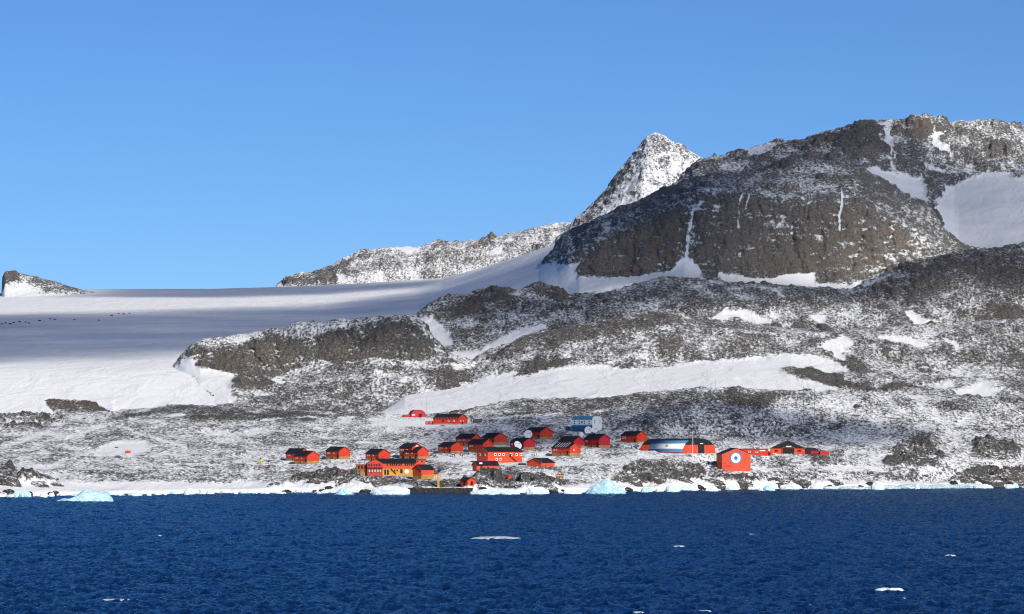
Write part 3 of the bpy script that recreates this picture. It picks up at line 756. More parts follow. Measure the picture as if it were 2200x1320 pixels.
house(612, 645, 661, 964.5, 974, 984.5, 989.6, 'red gabled house standing behind another, nearest the green and yellow beacon', seed=1)
house(629, 660, 684.7, 970, 980, 990.5, 997, 'red gabled house with bright gable, overlapping the one behind it near the beacon', seed=2, windows=3)
house(698, 729, 751, 961, 969, 981, 986.5, 'lone red gabled house between the beacon pair and the yellow walled complex', seed=3)
house(784, 813.5, 837, 965.6, 974.6, 985, 990, 'red gabled house rising directly behind the yellow walled complex', seed=4)
r5, L5, W5, e5, s5, z5, m5 = house(857, 885, 907, 953.7, 962, 976, 984, 'red house with a white arch in its gable, behind a brighter house', seed=5)
ar = MB().prism([(W5 * .18 * math.cos(t), e5 - s5 * .1 + s5 * .72 * math.sin(t)) for t in np.linspace(0, math.pi, 12)], L5 / 2 - .05, L5 / 2 + .12).build('gable_arch', M['white'], r5)
MB().prism([(W5 * .05 * math.cos(t), e5 - s5 * .08 + s5 * .4 * math.sin(t)) for t in np.linspace(0, math.pi, 8)], L5 / 2 + .1, L5 / 2 + .18).build('arch_window', M['glass'], ar)
house(867, 897.5, 920.5, 961, 970, 981, 985, 'bright red house in front of the one with the white arched gable', seed=6)
house(941, 969.6, 994.7, 950.5, 959, 969, 975, 'small red house beside which three dark figures stand on the snow', seed=7)
house(979, 1013.7, 1033.5, 933, 942, 952, 960, 'red house with a row of white windows, hemmed in by two neighbours', seed=8, windows=5)
house(1034.6, 1062, 1089.6, 930.7, 940.5, 950.5, 956, 'red house with tallest roof of its cluster of three, above a broad ochre plinth', seed=9, windows=1)
house(1005, 1037.7, 1059.7, 944.7, 953.7, 965.6, 971, 'dark red house between the two storey hall and the pair behind it', seed=10, windows=2)
house(1096, 1125.5, 1150, 942, 950, 961, 967, 'dark red house with a tilted white dish at its wall', seed=11, wall='crimson', windows=1)
house(1126.6, 1161, 1188, 919, 928, 939, 944.7, 'red house on higher ground with a big round dish before its corner', seed=12, windows=2)
house(1201, 1233, 1255, 938.4, 948, 957, 962, 'dark red house squeezed between the ribbed roof house and a larger one', seed=13, wall='crimson', windows=0)
r14, L14, W14, e14, s14, z14, m14 = house(1185.5, 1224, 1248, 953, 962.4, 974, 980.6, 'bright red house with ribs of snow on its black roof', seed=14, windows=2, gable_window=True)
for k in range(5):
    u = -.30 + k * .14
    h = W14 / 2
    MB().prism([(-h - .3, e14 + .38 - .3 * s14 / h), (-.3, e14 + s14 + .30), (-.3, e14 + s14 + .46), (-h - .3, e14 + .56 - .3 * s14 / h)], u * L14, u * L14 + .16).build('roof_rib', M['pale'], r14)
house(1256, 1287.6, 1311.6, 933.6, 943, 957, 963.5, 'dark red house with high ochre plinth, below the two round dishes', seed=15, wall='crimson', windows=1)
r16, L16, W16, e16, s16, z16, m16 = house(1335, 1368, 1391, 927.6, 935.6, 948.7, 951, 'dark red house with a low ochre annex, next to the flag painted hangar', seed=16, windows=2)
MB().box(-L16 / 2 - 4.5, -L16 / 2 - .05, -W16 / 2 - 1.0, W16 / 2 - 3, -4, 1.1).build('annex', M['ochre'], r16)

# ---- halls and huts
rv, LV, WV, eV, sV, zV, mV = house(1024, 1048, 1122, 962, 970.5, 992, 994, 'large two storey red hall with many white framed windows', yaw=35, mirror=True, wall='orange', plinth=None, windows=0, name='two_storey_hall', group='station halls', cat='hall', doors=False)
for px in (1064, 1073, 1081.5, 1098, 1110, 1119): window(rv, '-y', (px - 1048 - 37) * mV / math.cos(math.radians(35)), eV * .62, 1.5, 1.5, at=-WV / 2)
for u in (-.25, .22): window(rv, '-x', u * WV, eV * .62, 1.5, 1.5, at=-LV / 2)
for px in (1067, 1075.5): window(rv, '-y', (px - 1048 - 37) * mV / math.cos(math.radians(35)), eV * .18, 1.4, 1.4, at=-WV / 2)
st = MB()
for k in range(7): st.box(LV * .18 + k * .55, LV * .18 + k * .55 + .5, -WV / 2 - 1.3, -WV / 2 - .2, 3.0 - k * .42, 3.2 - k * .42)
st.build('outside_stair', M['dark'], rv); door(rv, '-y', LV * .15, 3.0, 1.1, 2.0, at=-WV / 2)
rv2 = house(1015, 1024, 1071, 992, 1000, 1010, 1011.6, 'low red hut with black roof, at the foot of the two storey hall', yaw=22, mirror=True, wall='orange', plinth=None, windows=0, name='low_hut', group='station huts', cat='hut', doors=False)
door(rv2[0], '-y', -rv2[1] * .28, .2, 1.3, 2.6, at=-rv2[2] / 2); window(rv2[0], '-y', rv2[1] * .02, 1.2, 1.0, 1.0, frame='dark', at=-rv2[2] / 2)
MB().box(-rv2[1] * .36, -rv2[1] * .22, -rv2[2] * .40, -rv2[2] * .15, rv2[3] + .5, rv2[3] + rv2[4] * .75).build('roof_hatch', M['white'], rv2[0])
rv3 = house(1132, 1163, 1192, 985.5, 994, 1001, 1002, 'red shed with black roof half sunk behind a rocky knoll', yaw=50, mirror=True, wall='orange', plinth=None, windows=0, name='red_shed', group='station huts', cat='shed', doors=False, chimney=False)
p, m = at_ground(1122, 999.5)
tb = empty('covered_boat', p, .2); tag(tb, 'dark blue covered boat lying beside the red shed', 'boat')
hull = MB()
hv = []
for i, t in enumerate(np.linspace(-1, 1, 9)):
    w = 1.25 * math.sqrt(max(.02, 1 - abs(t) ** 2.4)); hv += [(t * 2.4, -w, .75), (t * 2.4, -w * .6, 0), (t * 2.4, w * .6, 0), (t * 2.4, w, .75)]
hf = [(i * 4 + k, i * 4 + k + 1, i * 4 + k + 5, i * 4 + k + 4) for i in range(8) for k in range(3)]
hull.add(hv, hf).build('hull', M['dark'], tb)
hv2 = []
for i, t in enumerate(np.linspace(-1, 1, 9)):
    w = 1.29 * math.sqrt(max(.02, 1 - abs(t) ** 2.4)); hv2 += [(t * 2.4, -w, .7), (t * 2.4, 0, 1.35 - .3 * abs(t)), (t * 2.4, w, .7)]
MB().add(hv2, [(i * 3 + k, i * 3 + k + 1, i * 3 + k + 4, i * 3 + k + 3) for i in range(8) for k in range(2)]).build('cover', M['deep_blue'], tb)

house(886, 905.5, 932, 999.5, 1009, 1022.5, 1029.5, 'red hut on an ochre base with the yellow crane at its corner', yaw=40, mirror=True, wall='orange', windows=0, name='crane_hut', group='station huts', cat='hut', doors=False, chimney=False)
hs = house(990, 1004.5, 1022, 1027, 1032.5, 1046, 1047, 'small red hut on the dark quay at the water edge', wall='orange', plinth=None, windows=0, name='quay_hut', group='station huts', cat='hut', yaw=50, doors=False, chimney=False)
window(hs[0], '-y', .05 * hs[1], 1.2, 1.5, 2.0, frame='dark', at=-hs[2] / 2); window(hs[0], '+x', 0, 1.2, 1.5, 2.0, frame='dark', at=hs[1] / 2)
ru = house(930, 984, 1004, 890, 899, 909.5, 912, 'long red building with notched black roof, high on the slope', yaw=28, wall='red', windows=0, name='long_house', group='station halls', cat='hall', doors=False)
for k in range(8):
    u = -.42 + k * .12
    MB().box(u * ru[1], u * ru[1] + .9, -ru[2] / 2 - .5, -ru[2] / 2 + .6, ru[3] - .5, ru[3] + .6).build('roof_notch', M['red'], ru[0])
for u in (-.1, .12, .34): window(ru[0], '-y', u * ru[1], ru[3] * .42, 1.1, 1.3, frame='white' if u > .1 else 'dark', at=-ru[2] / 2)
for u in (-.22, .05): window(ru[0], '+x', u * ru[2], ru[3] * .42, 1.2, 1.2, at=ru[1] / 2)
door(ru[0], '+x', -.05 * ru[2], 0, 1.3, 2.2, at=ru[1] / 2)
MB().box(-ru[1] / 2 - 7, -ru[1] / 2 - .03, -ru[2] / 2 + 1, ru[2] / 2 - 2, -3, ru[3] * .55).build('annex', M['red'], ru[0])
for u in (-5.6, -2.6): window(ru[0], '-y', -ru[1] / 2 + u, ru[3] * .2, 1.0, 1.0, at=-ru[2] / 2 + 1)

def arch_poly(w, h, n=18, e=2.2, z0=0.0):
    pts = []
    for t in np.linspace(0, math.pi, n):
        c, s_ = math.cos(t), math.sin(t)
        pts.append((w / 2 * math.copysign(abs(c) ** (2 / e), c), z0 + h * abs(s_) ** (2 / e)))
    return pts

# crimson barn
p, m = at_ground(899, 897)
ub = empty('round_roof_barn', p, math.radians(14)); tag(ub, 'crimson round roofed barn on the crest beside the snowfield', 'barn')
w, h = 34 * m, 16 * m
MB().prism([(x, z) for x, z in arch_poly(w, h, e=2.5)] , 0, 9, 'y').build('shell', M['crimson'], ub)
MB().prism([(x, z) for x, z in arch_poly(w + .3, h + .18, e=2.5) if z > h * .72], .8, 9.2, 'y').build('roof', M['black'], ub)
MB().box(-w / 2, w / 2, .1, 9, -3, .0).build('footing', M['ochre'], ub)
door(ub, '-y', w * .12, 0, 2.2, 2.6, at=0.0); MB().box(-w * .42, -w * .22, -.1, .05, h * .25, h * .38).build('sign', M['white'], ub)
MB().box(-w / 2 - 5, -w / 2 - .2, 1, 5, -2, 1.9).build('annex', M['crimson'], ub)
p, m = at_ground(1026, 909)
ct = empty('dark_container', p, .1); tag(ct, 'dark grey container beside the long notched roof building', 'container')
MB().box(-9 * m, 9 * m, 0, 2.6, -.5, 8.5 * m).build('body', M['dark'], ct, bevel=.08)
ribs = MB()
for k in range(12): ribs.box(-9 * m + .3 + k * .43, -9 * m + .42 + k * .43, -.07, .02, -.2, 8 * m)
ribs.build('corrugation', M['grey'], ct)

# flag hangar
p, m = at_ground(1468.4, 974)
A = math.radians(40); LH, WH, HH = 91 * m / math.cos(A), 74 * m / math.sin(A), 32 * m
o_ = Matrix.Rotation(-A, 3, 'Z') @ Vector((LH / 2, -WH / 2, 0))
hg = empty('flag_hangar', (p[0] - o_.x, p[1] - o_.y, p[2]), -A); tag(hg, 'barrel vaulted red and black hangar with a striped flag painted on its side', 'hangar')
poly = arch_poly(WH, HH, 28, 2.3)
def yz(zf):
    """half width of the vault at height zf*HH"""
    return WH / 2 * (1 - zf ** 2.3) ** (1 / 2.3)
def band(z0, z1, x0, x1, side, proud, n=8):
    vs_ = []
    for k in range(n + 1):
        z = z0 + (z1 - z0) * k / n
        y = yz(z)
        vs_ += [(x0, side * (y + proud), z * HH + proud * .5), (x1, side * (y + proud), z * HH + proud * .5)]
    for k in range(n + 1):
        z = z0 + (z1 - z0) * k / n
        y = yz(z)
        vs_ += [(x0, side * (y - .2), z * HH), (x1, side * (y - .2), z * HH)]
    q = 2 * (n + 1)
    f = [(2 * k, 2 * k + 1, 2 * k + 3, 2 * k + 2) for k in range(n)] + [(q + 2 * k, q + 2 * k + 2, q + 2 * k + 3, q + 2 * k + 1) for k in range(n)]
    f += [(0, 1, q + 1, q), (2 * n, q + 2 * n, q + 2 * n + 1, 2 * n + 1)]
    f += [(2 * k, 2 * k + 2, q + 2 * k + 2, q + 2 * k) for k in range(n)] + [(2 * k + 1, q + 2 * k + 1, q + 2 * k + 3, 2 * k + 3) for k in range(n)]
    return MB().add(vs_, f)
zs = .56
low = [(y, z) for y, z in poly if z <= zs * HH + .01]
side = [q for q in poly if q[1] < zs * HH]
lo = [(yz(zs), zs * HH)]
right = [q for q in poly if q[0] > 0 and q[1] < zs * HH]; left = [q for q in poly if q[0] < 0 and q[1] < zs * HH]
lower = right + [(yz(zs), zs * HH), (-yz(zs), zs * HH)] + left
upper = [(yz(zs), zs * HH)] + [q for q in poly if q[1] > zs * HH] + [(-yz(zs), zs * HH)]
MB().prism(lower, -LH / 2, LH / 2).build('wall', M['orange'], hg)
MB().prism(upper, -LH / 2, LH / 2).build('vault', M['black'], hg)
MB().box(-LH / 2 + .1, LH / 2 - .1, -WH / 2 + .1, WH / 2 - .1, -6, 0).build('footing', M['orange'], hg)
fl = empty('flag', (0, 0, 0)); fl.parent = hg
x0, x1 = -LH * .30, LH * .485
for z0, z1, mt in ((.05, .29, 'blue'), (.29, .64, 'white'), (.64, .85, 'blue')):
    band(z0, z1, x0, x1, -1, .10).build('flag_stripe', M[mt], fl, True)
em = []
cz = .465; cy = -(yz(cz) + .22)
MB().disc(((x0 + x1) / 2, cz * HH), 1.0, 16, cy - .1, cy + .5).build('sun_emblem', M['gold'], fl)
gd = door(hg, '+x', .05 * WH, 0, .19 * WH, .60 * HH, at=LH / 2)
MB().box(LH / 2 - .05, LH / 2 + .2, .155 * WH, .175 * WH, 0, .42 * HH).build('door_jamb', M['ochre'], hg)
MB().box(LH / 2 + .05, LH / 2 + .25, .01 * WH, .10 * WH, .62 * HH, .68 * HH).build('sign', M['white'], hg)
MB().tube([(0, 0, HH), (0, 0, HH + 1.2)], .25, n=8).build('vent', M['grey'], hg)

# gables that face the sea
def gable_front(name, label, x0, x1, peak, eave, base, depth, yaw, wall, roof, cat, group=None, over=.35, peakx=None, back=0.0):
    xm = (x0 + x1) / 2
    p, m = at_ground(xm, base, back)
    a = math.radians(yaw)
    W = (x1 - x0) * m / math.cos(a); eh = (base - eave) * m; rs = (eave - peak) * m
    root = empty(name, p, a); tag(root, label, cat, group)
    h = W / 2
    MB().prism([(-h, -4), (h, -4), (h, eh), (0, eh + rs), (-h, eh)], 0, depth, 'y').build('wall', M[wall], root)
    s = rs / h
    r = MB().prism([(-h - over, eh - over * s + .05), (0, eh + rs + .05), (0, eh + rs + .35), (-h - over, eh - over * s + .25)], -over * .5, depth + over, 'y')
    r.prism([(h + over, eh - over * s + .05), (h + over, eh - over * s + .25), (.002, eh + rs + .35), (.002, eh + rs + .05)], -over * .5, depth + over, 'y')
    r.build('roof', M[roof], root)
    return root, W, eh, rs, m

rh, W, eh, rs, m = gable_front('roundel_hut', 'tall orange red hut with a blue and white roundel on its gable', 1551, 1613, 963.4, 976, 1012, 12.5, 13, 'orange', 'black', 'hut')
rc = (-.02 * W, (1012 - 984.5) * m)
ro = empty('roundel', (0, 0, 0)); ro.parent = rh
for k, (r_, mt) in enumerate(((13.2, 'deep_blue'), (10.4, 'white'), (4.0, 'deep_blue'))):
    MB().disc(rc, r_ * m, 36, -.10 - .05 * k, -.04).build('roundel_ring' if k else 'roundel_rim', M[mt if k != 0 else 'blue'], ro)
MB().box(-W / 2 + 1, W / 2 - 1, -.06, .02, eh * .42, eh * .44).build('board_seam', M['red'], rh)
MB().box(-W * .38, -W * .18, -.07, .02, 2.2, 3.6).build('patched_panel', M['red'], rh)

lb, W, eh, rs, m = gable_front('dark_gable_hall', 'wide red hall with black gable, big dark doorway and white sign', 1655, 1729, 947, 964, 975, 14, -4, 'orange', 'black', 'hall', 'station halls', over=.6)
MB().prism([(-W / 2 - .3, eh + .1), (W / 2 + .3, eh + .1), (0, eh + rs - .1)], -.25, .1, 'y').build('gable_panel', M['black'], lb)
d_ = door(lb, '-y', .02 * W, 0, 26 * m, 9.5 * m + eh * .15, at=-.3)
MB().box(-.17 * W, -.15 * W, -.5, .1, 0, 13 * m).box(.19 * W, .21 * W, -.5, .1, 0, 13 * m).box(-.17 * W, .21 * W, -.5, .1, 12 * m, 13 * m).build('door_frame', M['orange'], lb)
MB().box(-.04 * W, .11 * W, -.6, -.3, 14.5 * m, 16.5 * m).build('sign', M['white'], lb)
for u in (-.33, .34): window(lb, '-y', u * W, eh * .3, 2.6, 1.6, frame='red', at=-.02)
p, m = at_ground(1618, 979)
lr = empty('long_red_shed', p, math.radians(-3)); tag(lr, 'long low red shed joining the roundel hut and the wide hall', 'shed', 'station huts')
MB().box(-32 * m, 32 * m, 0, 7, -3, 13.5 * m).build('wall', M['red'], lr)
MB().box(-32.5 * m, 32.5 * m, -.3, 7.3, 13.5 * m, 15 * m).build('roof', M['rust'], lr)
for u in (-8, 8): window(lr, '-y', u * m, 6 * m, 1.6, 1.1, at=0)
MB().box(14 * m, 26 * m, -.12, .05, 9.5 * m, 11.5 * m).build('sign', M['white'], lr)
p, m = at_ground(1650, 980)
ah = empty('arched_hut', p, math.radians(-5)); tag(ah, 'little arched red hut with a dark doorway against the long shed', 'hut', 'station huts')
MB().prism(arch_poly(22 * m, 11.5 * m, e=2.2), 0, 5, 'y').build('shell', M['orange'], ah); MB().box(-11 * m, 11 * m, .05, 5, -3, 0).build('footing', M['orange'], ah)
door(ah, '-y', .2, 0, 9 * m, 8 * m)
p, m = at_ground(1745, 976, 6)
dk_ = empty('dark_arched_shed', p, math.radians(8)); tag(dk_, 'dark round roofed shed behind the crimson tanks', 'shed', 'station huts')
MB().prism(arch_poly(34 * m, 14 * m, e=2.2), 0, 8, 'y').build('shell', M['black'], dk_); MB().box(-17 * m, 17 * m, .05, 8, -3, 0).build('footing', M['rust'], dk_)
door(dk_, '-y', 0, 0, 2, 2.2)
for x0, x1, yt, yb, rz, lab in ((1742, 1764, 968.5, 979, -.2, 'crimson tank lying beside the dark round roofed shed'), (1762, 1781, 969.5, 980.5, .1, 'crimson box container next to the lying tank')):
    p, m = at_ground((x0 + x1) / 2, yb)
    t_ = empty('fuel_tank' if x0 == 1742 else 'crimson_container', p, rz); tag(t_, lab, 'tank' if x0 == 1742 else 'container')
    w = (x1 - x0) * m; h = (yb - yt) * m
    if x0 == 1742:
        MB().tube([(-w / 2, h / 2, h / 2), (-w / 2 + .2, h / 2, h / 2), (w / 2 - .2, h / 2, h / 2), (w / 2, h / 2, h / 2)], h / 2, n=18).build('tank', M['crimson'], t_)
        for u in (-.3, .3): MB().box(u * w - .2, u * w + .2, .1, h - .1, -.6, h * .3).build('cradle', M['grey'], t_)
    else:
        MB().box(-w / 2, w / 2, 0, 2.5, -.4, h).build('body', M['crimson'], t_, bevel=.1)
        cr = MB()
        for k in range(10): cr.box(-w / 2 + .3 + k * w / 10.5, -w / 2 + .5 + k * w / 10.5, -.08, .02, 0, h * .9)
        cr.build('corrugation', M['red'], t_)

# blue and white module
p, m = at_ground(1272, 929)
A = math.radians(35); Lm, Wm, Hm = 43 * m / math.cos(A), 22 * m / math.sin(A), 31 * m
lift = 1.2
o_ = Matrix.Rotation(-A, 3, 'Z') @ Vector((Lm / 2, -Wm / 2, 0))
bm_ = empty('blue_white_module', (p[0] - o_.x, p[1] - o_.y, p[2]), -A); tag(bm_, 'eight sided blue and white module on stilts, painted like a flag', 'module')
h = Wm / 2
def oz(f): return lift + f * Hm
MB().prism([(-h * .62, oz(0)), (h * .62, oz(0)), (h, oz(.30)), (-h, oz(.30))], -Lm / 2, Lm / 2).build('belly', M['deep_blue'], bm_)
MB().prism([(-h - .02, oz(.30)), (h + .02, oz(.30)), (h + .02, oz(.40)), (-h - .02, oz(.40))], -Lm / 2, Lm / 2).build('blue_band', M['blue'], bm_)
MB().prism([(-h, oz(.40)), (h, oz(.40)), (h, oz(.74)), (-h, oz(.74))], -Lm / 2, Lm / 2).build('white_band', M['white'], bm_)
MB().prism([(-h - .02, oz(.74)), (h + .02, oz(.74)), (h * .70, oz(1)), (-h * .70, oz(1))], -Lm / 2, Lm / 2).build('roof_band', M['blue'], bm_)
ef = MB().prism([(-h * .60, oz(.02)), (h * .60, oz(.02)), (h * .9, oz(.14)), (h * .97, oz(.31)), (h * .97, oz(.74)), (h * .88, oz(.90)), (h * .62, oz(.985)), (-h * .62, oz(.985)), (-h * .88, oz(.90)), (-h * .97, oz(.74)), (-h * .97, oz(.31)), (-h * .9, oz(.14))], Lm / 2 - .05, Lm / 2 + .25).build('end_panel', M['white'], bm_)
for u in (-.36, -.13, .12, .36):
    for z in (.44, .60): MB().box(u * Lm - .35, u * Lm + .35, -h - .1, -h + .02, oz(z), oz(z + .09)).build('window', M['glass'], bm_)
for u in (-.55, .55):
    for z in (.50, .64): MB().box(Lm / 2 + .2, Lm / 2 + .32, u * h - .3, u * h + .3, oz(z), oz(z + .10)).build('window', M['glass'], bm_)
MB().disc((0, oz(.57)), .85, 16, -h - .12, -h + .02).build('sun_emblem', M['gold'], bm_)
for x in (-.4, -.13, .13, .4):
    for y in (-.5, .5): MB().box(x * Lm - .2, x * Lm + .2, y * h - .2, y * h + .2, -4, oz(.02)).build('stilt', M['grey'], bm_)

# dishes
def dish(px, py, diam, az, el, label, base_py, back=0.0):
    p, m = at_ground(px, base_py, back)
    r = diam / 2 * m; zc = (base_py - py) * m
    root = empty('satellite_dish', p, math.radians(az)); tag(root, label, 'dish', 'white satellite dishes')
    n = 28; v = [(0, 0, 0)]; f = []
    for j in range(1, 6):
        rr = r * j / 5
        for k in range(n): v.append((rr * math.cos(2 * math.pi * k / n), rr * math.sin(2 * math.pi * k / n), .30 * r * (j / 5) ** 2))
    for k in range(n): f.append((0, 1 + k, 1 + (k + 1) % n))
    for j in range(4):
        for k in range(n): f.append((1 + j * n + k, 1 + (j + 1) * n + k, 1 + (j + 1) * n + (k + 1) % n, 1 + j * n + (k + 1) % n))
    nv = len(v); v2 = [(x, y, z - .08) for x, y, z in v]
    f2 = [tuple(i + nv for i in q[::-1]) for q in f]
    b = MB(); b.add(v + v2, f + f2 + [(1 + 4 * n + k, nv + 1 + 4 * n + k, nv + 1 + 4 * n + (k + 1) % n, 1 + 4 * n + (k + 1) % n) for k in range(n)])
    rf = b.build('reflector', M['white'], root, True)
    rf.location = (0, 0, zc); rf.rotation_euler = (math.radians(90 - el), 0, 0)
    for k in range(3):
        a = 2 * math.pi * k / 3 + .5
        MB().tube([(r * .9 * math.cos(a), r * .9 * math.sin(a), .25 * r), (0, 0, r * .85)], .05, n=5).build('feed_strut', M['grey'], rf)
    MB().tube([(0, 0, r * .75), (0, 0, r * .95)], .22, n=8).build('feed_horn', M['dark'], rf)
    MB().tube([(0, .5, -3), (0, .5, zc - .1)], .3, .22, n=10).build('pedestal', M['grey'], root)
    MB().box(-.45, .45, .1, .9, zc - .5, zc + .3).build('mount', M['grey'], root)
    return root
dish(1135, 933.6, 18, -8, 8, 'big round white dish before the corner of the upper red house', 944)
dish(1111.5, 957.5, 18.5, 35, 28, 'tilted white dish seen half edge on above the two storey hall', 969)
dish(1264, 925, 16.5, -6, 10, 'larger of the twin round dishes below the blue white module', 935)
dish(1278, 923.5, 14.5, -4, 12, 'smaller of the twin round dishes below the blue white module', 935.5)
p, m = at_ground(1248, 938.5)
wb_ = empty('white_radome', p, .3); tag(wb_, 'small white rounded tank dome behind the dark red houses', 'dome')
MB().add(*[([(4.8 * m * 1.25 * math.cos(a) * math.cos(b), 4.8 * m * 1.25 * math.sin(a) * math.cos(b), max(0, 4 * m + 6 * m * math.sin(b))) for b in np.linspace(-.7, 1.5, 8) for a in np.linspace(0, 2 * math.pi, 17)[:-1]]),
          [(j * 16 + k, j * 16 + (k + 1) % 16, (j + 1) * 16 + (k + 1) % 16, (j + 1) * 16 + k) for j in range(7) for k in range(16)] + [tuple(range(7 * 16, 8 * 16))]]).build('dome', M['white'], wb_, True)
MB().tube([(0, 0, -3), (0, 0, .4)], 4.2 * m, n=16).build('ring_base', M['grey'], wb_)

# ---- the main complex
p, m = at_ground(840, 1022)
cx = empty('main_complex', p, math.radians(5)); tag(cx, 'long black roofed complex with red upper floor and yellow ground floor', 'building')
X = lambda q: (q - 840) * m
Z = lambda q: (1022 - q) * m
MB().box(X(822), X(893), 0, 12, Z(1006.5), Z(995)).build('upper_wall', M['orange'], cx)
MB().box(X(822), X(886.5), .25, 11.8, -4, Z(1006.5)).build('lower_wall', M['yellow'], cx)
MB().prism([(-.6, Z(995.4)), (6, Z(986.4)), (12.6, Z(995.4)), (12.6, Z(994.6)), (6, Z(985.4)), (-.6, Z(994.6))], X(810), X(893.5)).build('roof', M['black'], cx)
for q in (832.3, 838.8, 843, 847.6, 852.2, 857.5, 862, 871, 875.4, 880, 884.4, 889): window(cx, '-y', X(q), Z(1001), .75, 1.15, frame='dark', at=0.0)
for q in (827.6, 833.5): window(cx, '-y', X(q), Z(1020.5), 1.0, 3.0, frame='dark', at=.25)
for q in (848.3, 853.5): window(cx, '-y', X(q), Z(1012.8), .8, .95, frame='dark', at=.25)
door(cx, '-y', X(862.5), Z(1017), 1.4, 2.3, at=.25)
MB().disc((X(874), Z(1013.5)), 4.6 * m, 24, .12, .3).build('white_disc', M['white'], cx)
MB().prism([(X(840), Z(1007.2)), (X(841), Z(1007.2)), (X(852), Z(1018.2)), (X(851), Z(1018.2))], -.7, .1, 'y').build('stair_rail', M['dark'], cx)
wg = empty('gabled_wing', (0, 0, 0)); wg.parent = cx
MB().prism([(X(788.5), -4), (X(821), -4), (X(821), Z(996)), (X(804.5), Z(987.8)), (X(788.5), Z(996))], -4.5, 9, 'y').build('wing_wall', M['red'], wg)
MB().prism([(X(786.5), Z(996.8)), (X(804.5), Z(987.5)), (X(823), Z(996.8)), (X(823), Z(995.9)), (X(804.5), Z(986.5)), (X(786.5), Z(995.9))], -4.2, 9, 'y').build('wing_roof', M['rust'], wg)
for q in (792, 797.6, 803.4, 809, 814.6): window(wg, '-y', X(q), Z(1002), .95, 1.35, frame='rust', at=-4.5)
for q in (793, 799, 805, 811, 816.5): window(wg, '-y', X(q), Z(1015.5), 1.3, 1.9, frame='rust', pane='pale', at=-4.5)
MB().box(X(787.5), X(822), -5.3, -4.4, Z(1006.8), Z(1005.4)).build('balcony', M['rust'], wg)
for q in (790, 796, 802, 808, 814, 820): MB().box(X(q) - .07, X(q) + .07, -5.2, -5.05, Z(1005.4), Z(1003.6)).build('railing_post', M['rust'], wg)
MB().box(X(787.5), X(822), -5.22, -5.06, Z(1003.7), Z(1003.3)).build('handrail', M['rust'], wg)
an = empty('side_annex', (0, 0, 0)); an.parent = cx
MB().box(X(765), X(788.6), -2, 5, Z(1010), Z(999)).build('annex_wall', M['red'], an)
MB().box(X(764), X(789), -2.4, 5.3, Z(999), Z(997.9)).build('annex_roof', M['rust'], an)
MB().box(X(774), X(788.6), -1.7, 5, -4, Z(1010)).build('annex_base', M['ochre'], an)
for q in (770.5, 777.5, 784): window(an, '-y', X(q), Z(1008), 1.1, 1.9, frame='dark', at=-2)
for q in (765.8, 771): MB().box(X(q) - .12, X(q) + .12, -1.9, -1.7, -4, Z(1010)).build('porch_post', M['dark'], an)
bb = empty('back_block', (0, 0, 0)); bb.parent = cx
MB().box(X(889), X(917), 13, 20, 0, Z(988.3)).build('block_wall', M['orange'], bb)
MB().prism([(X(888), Z(988.4)), (X(918), Z(988.4)), (X(917), Z(986.6)), (X(914), Z(986.2)), (X(891), Z(986.2)), (X(889), Z(986.6))], 12.6, 20.4, 'y').build('block_roof', M['rust'], bb)
for q in (900, 909.5): window(bb, '-y', X(q), Z(993.4), .9, .9, frame='dark', at=13)
door(bb, '-y', X(895.3), Z(998), 1.0, 2.4, at=13)
MB().tube([(X(895.3), 13.5, Z(987)), (X(895.3), 13.5, Z(982))], .35, n=8).build('flue', M['dark'], bb)
MB().tube([(X(882), 9, Z(989)), (X(882), 9, Z(982.5)), (X(883), 9, Z(980.8)), (X(885), 9, Z(980.6))], .28, n=8).build('flue', M['dark'], cx)
MB().tube([(X(798.5), 3, Z(990)), (X(798.5), 3, Z(983.5))], .2, n=6).build('flue', M['dark'], cx)
MB().box(X(811), X(813.5), 5, 6.5, Z(987), Z(983)).build('chimney', M['dark'], cx)

# crane
p, m = at_ground(942, 1047.5)
cr = empty('yellow_crane', p, 0); tag(cr, 'yellow loading crane standing on the quay by the ochre based hut', 'crane')
MB().box(-2.4 * m, 2.0 * m, -.5, .5, -1, 26 * m).build('post', M['yellow'], cr, bevel=.08)
MB().box(-3.6 * m, 3 * m, -.8, .8, -1, 1.5 * m).build('foot', M['yellow'], cr)
MB().prism([(-33 * m, 25.0 * m), (2.2 * m, 26.0 * m), (2.2 * m, 28.5 * m), (-33 * m, 26.5 * m)], -.4, .4, 'y').build('jib', M['yellow'], cr)
MB().prism([(-10 * m, 25.4 * m), (-8.6 * m, 25.4 * m), (-1.8 * m, 17 * m), (-2.4 * m, 15.8 * m)], -.25, .25, 'y').build('brace', M['yellow'], cr)
MB().tube([(-24 * m, 0, 25.2 * m), (-24 * m, 0, 22 * m)], .06, n=5).build('hoist_cable', M['dark'], cr)

# quay of dark rock and concrete
def rocky_box(name, px0, px1, yt, yb, depth, label, cat, mat):
    pm = (px0 + px1) / 2
    d = HC * F / (yb - HY); m = d / F
    w = (px1 - px0) * m; h = (yb - yt) * m
    nx, nz, ny = 46, 6, 7
    prof = [(-.4, -1.2)] + [(0 + .5 * k / nz, h * k / nz) for k in range(nz + 1)] + [(depth * k / ny, h) for k in range(1, ny + 1)]
    P = np.array([[((i / nx - .5) * w, y, z) for i in range(nx + 1)] for y, z in prof])
    f = P.reshape(-1, 3)
    f += .75 * np.stack([fbm(f / 2.3 + 4, 4, .65), fbm(f / 2.3 + 14, 4, .65, True), .7 * fbm(f / 2.0 + 24, 4, .65)], -1)
    o = grid_mesh(name, f.reshape(P.shape) , mat, None, False, None)
    o.location = unp(pm, yb, d)
    tag(o, label, cat)
    return o

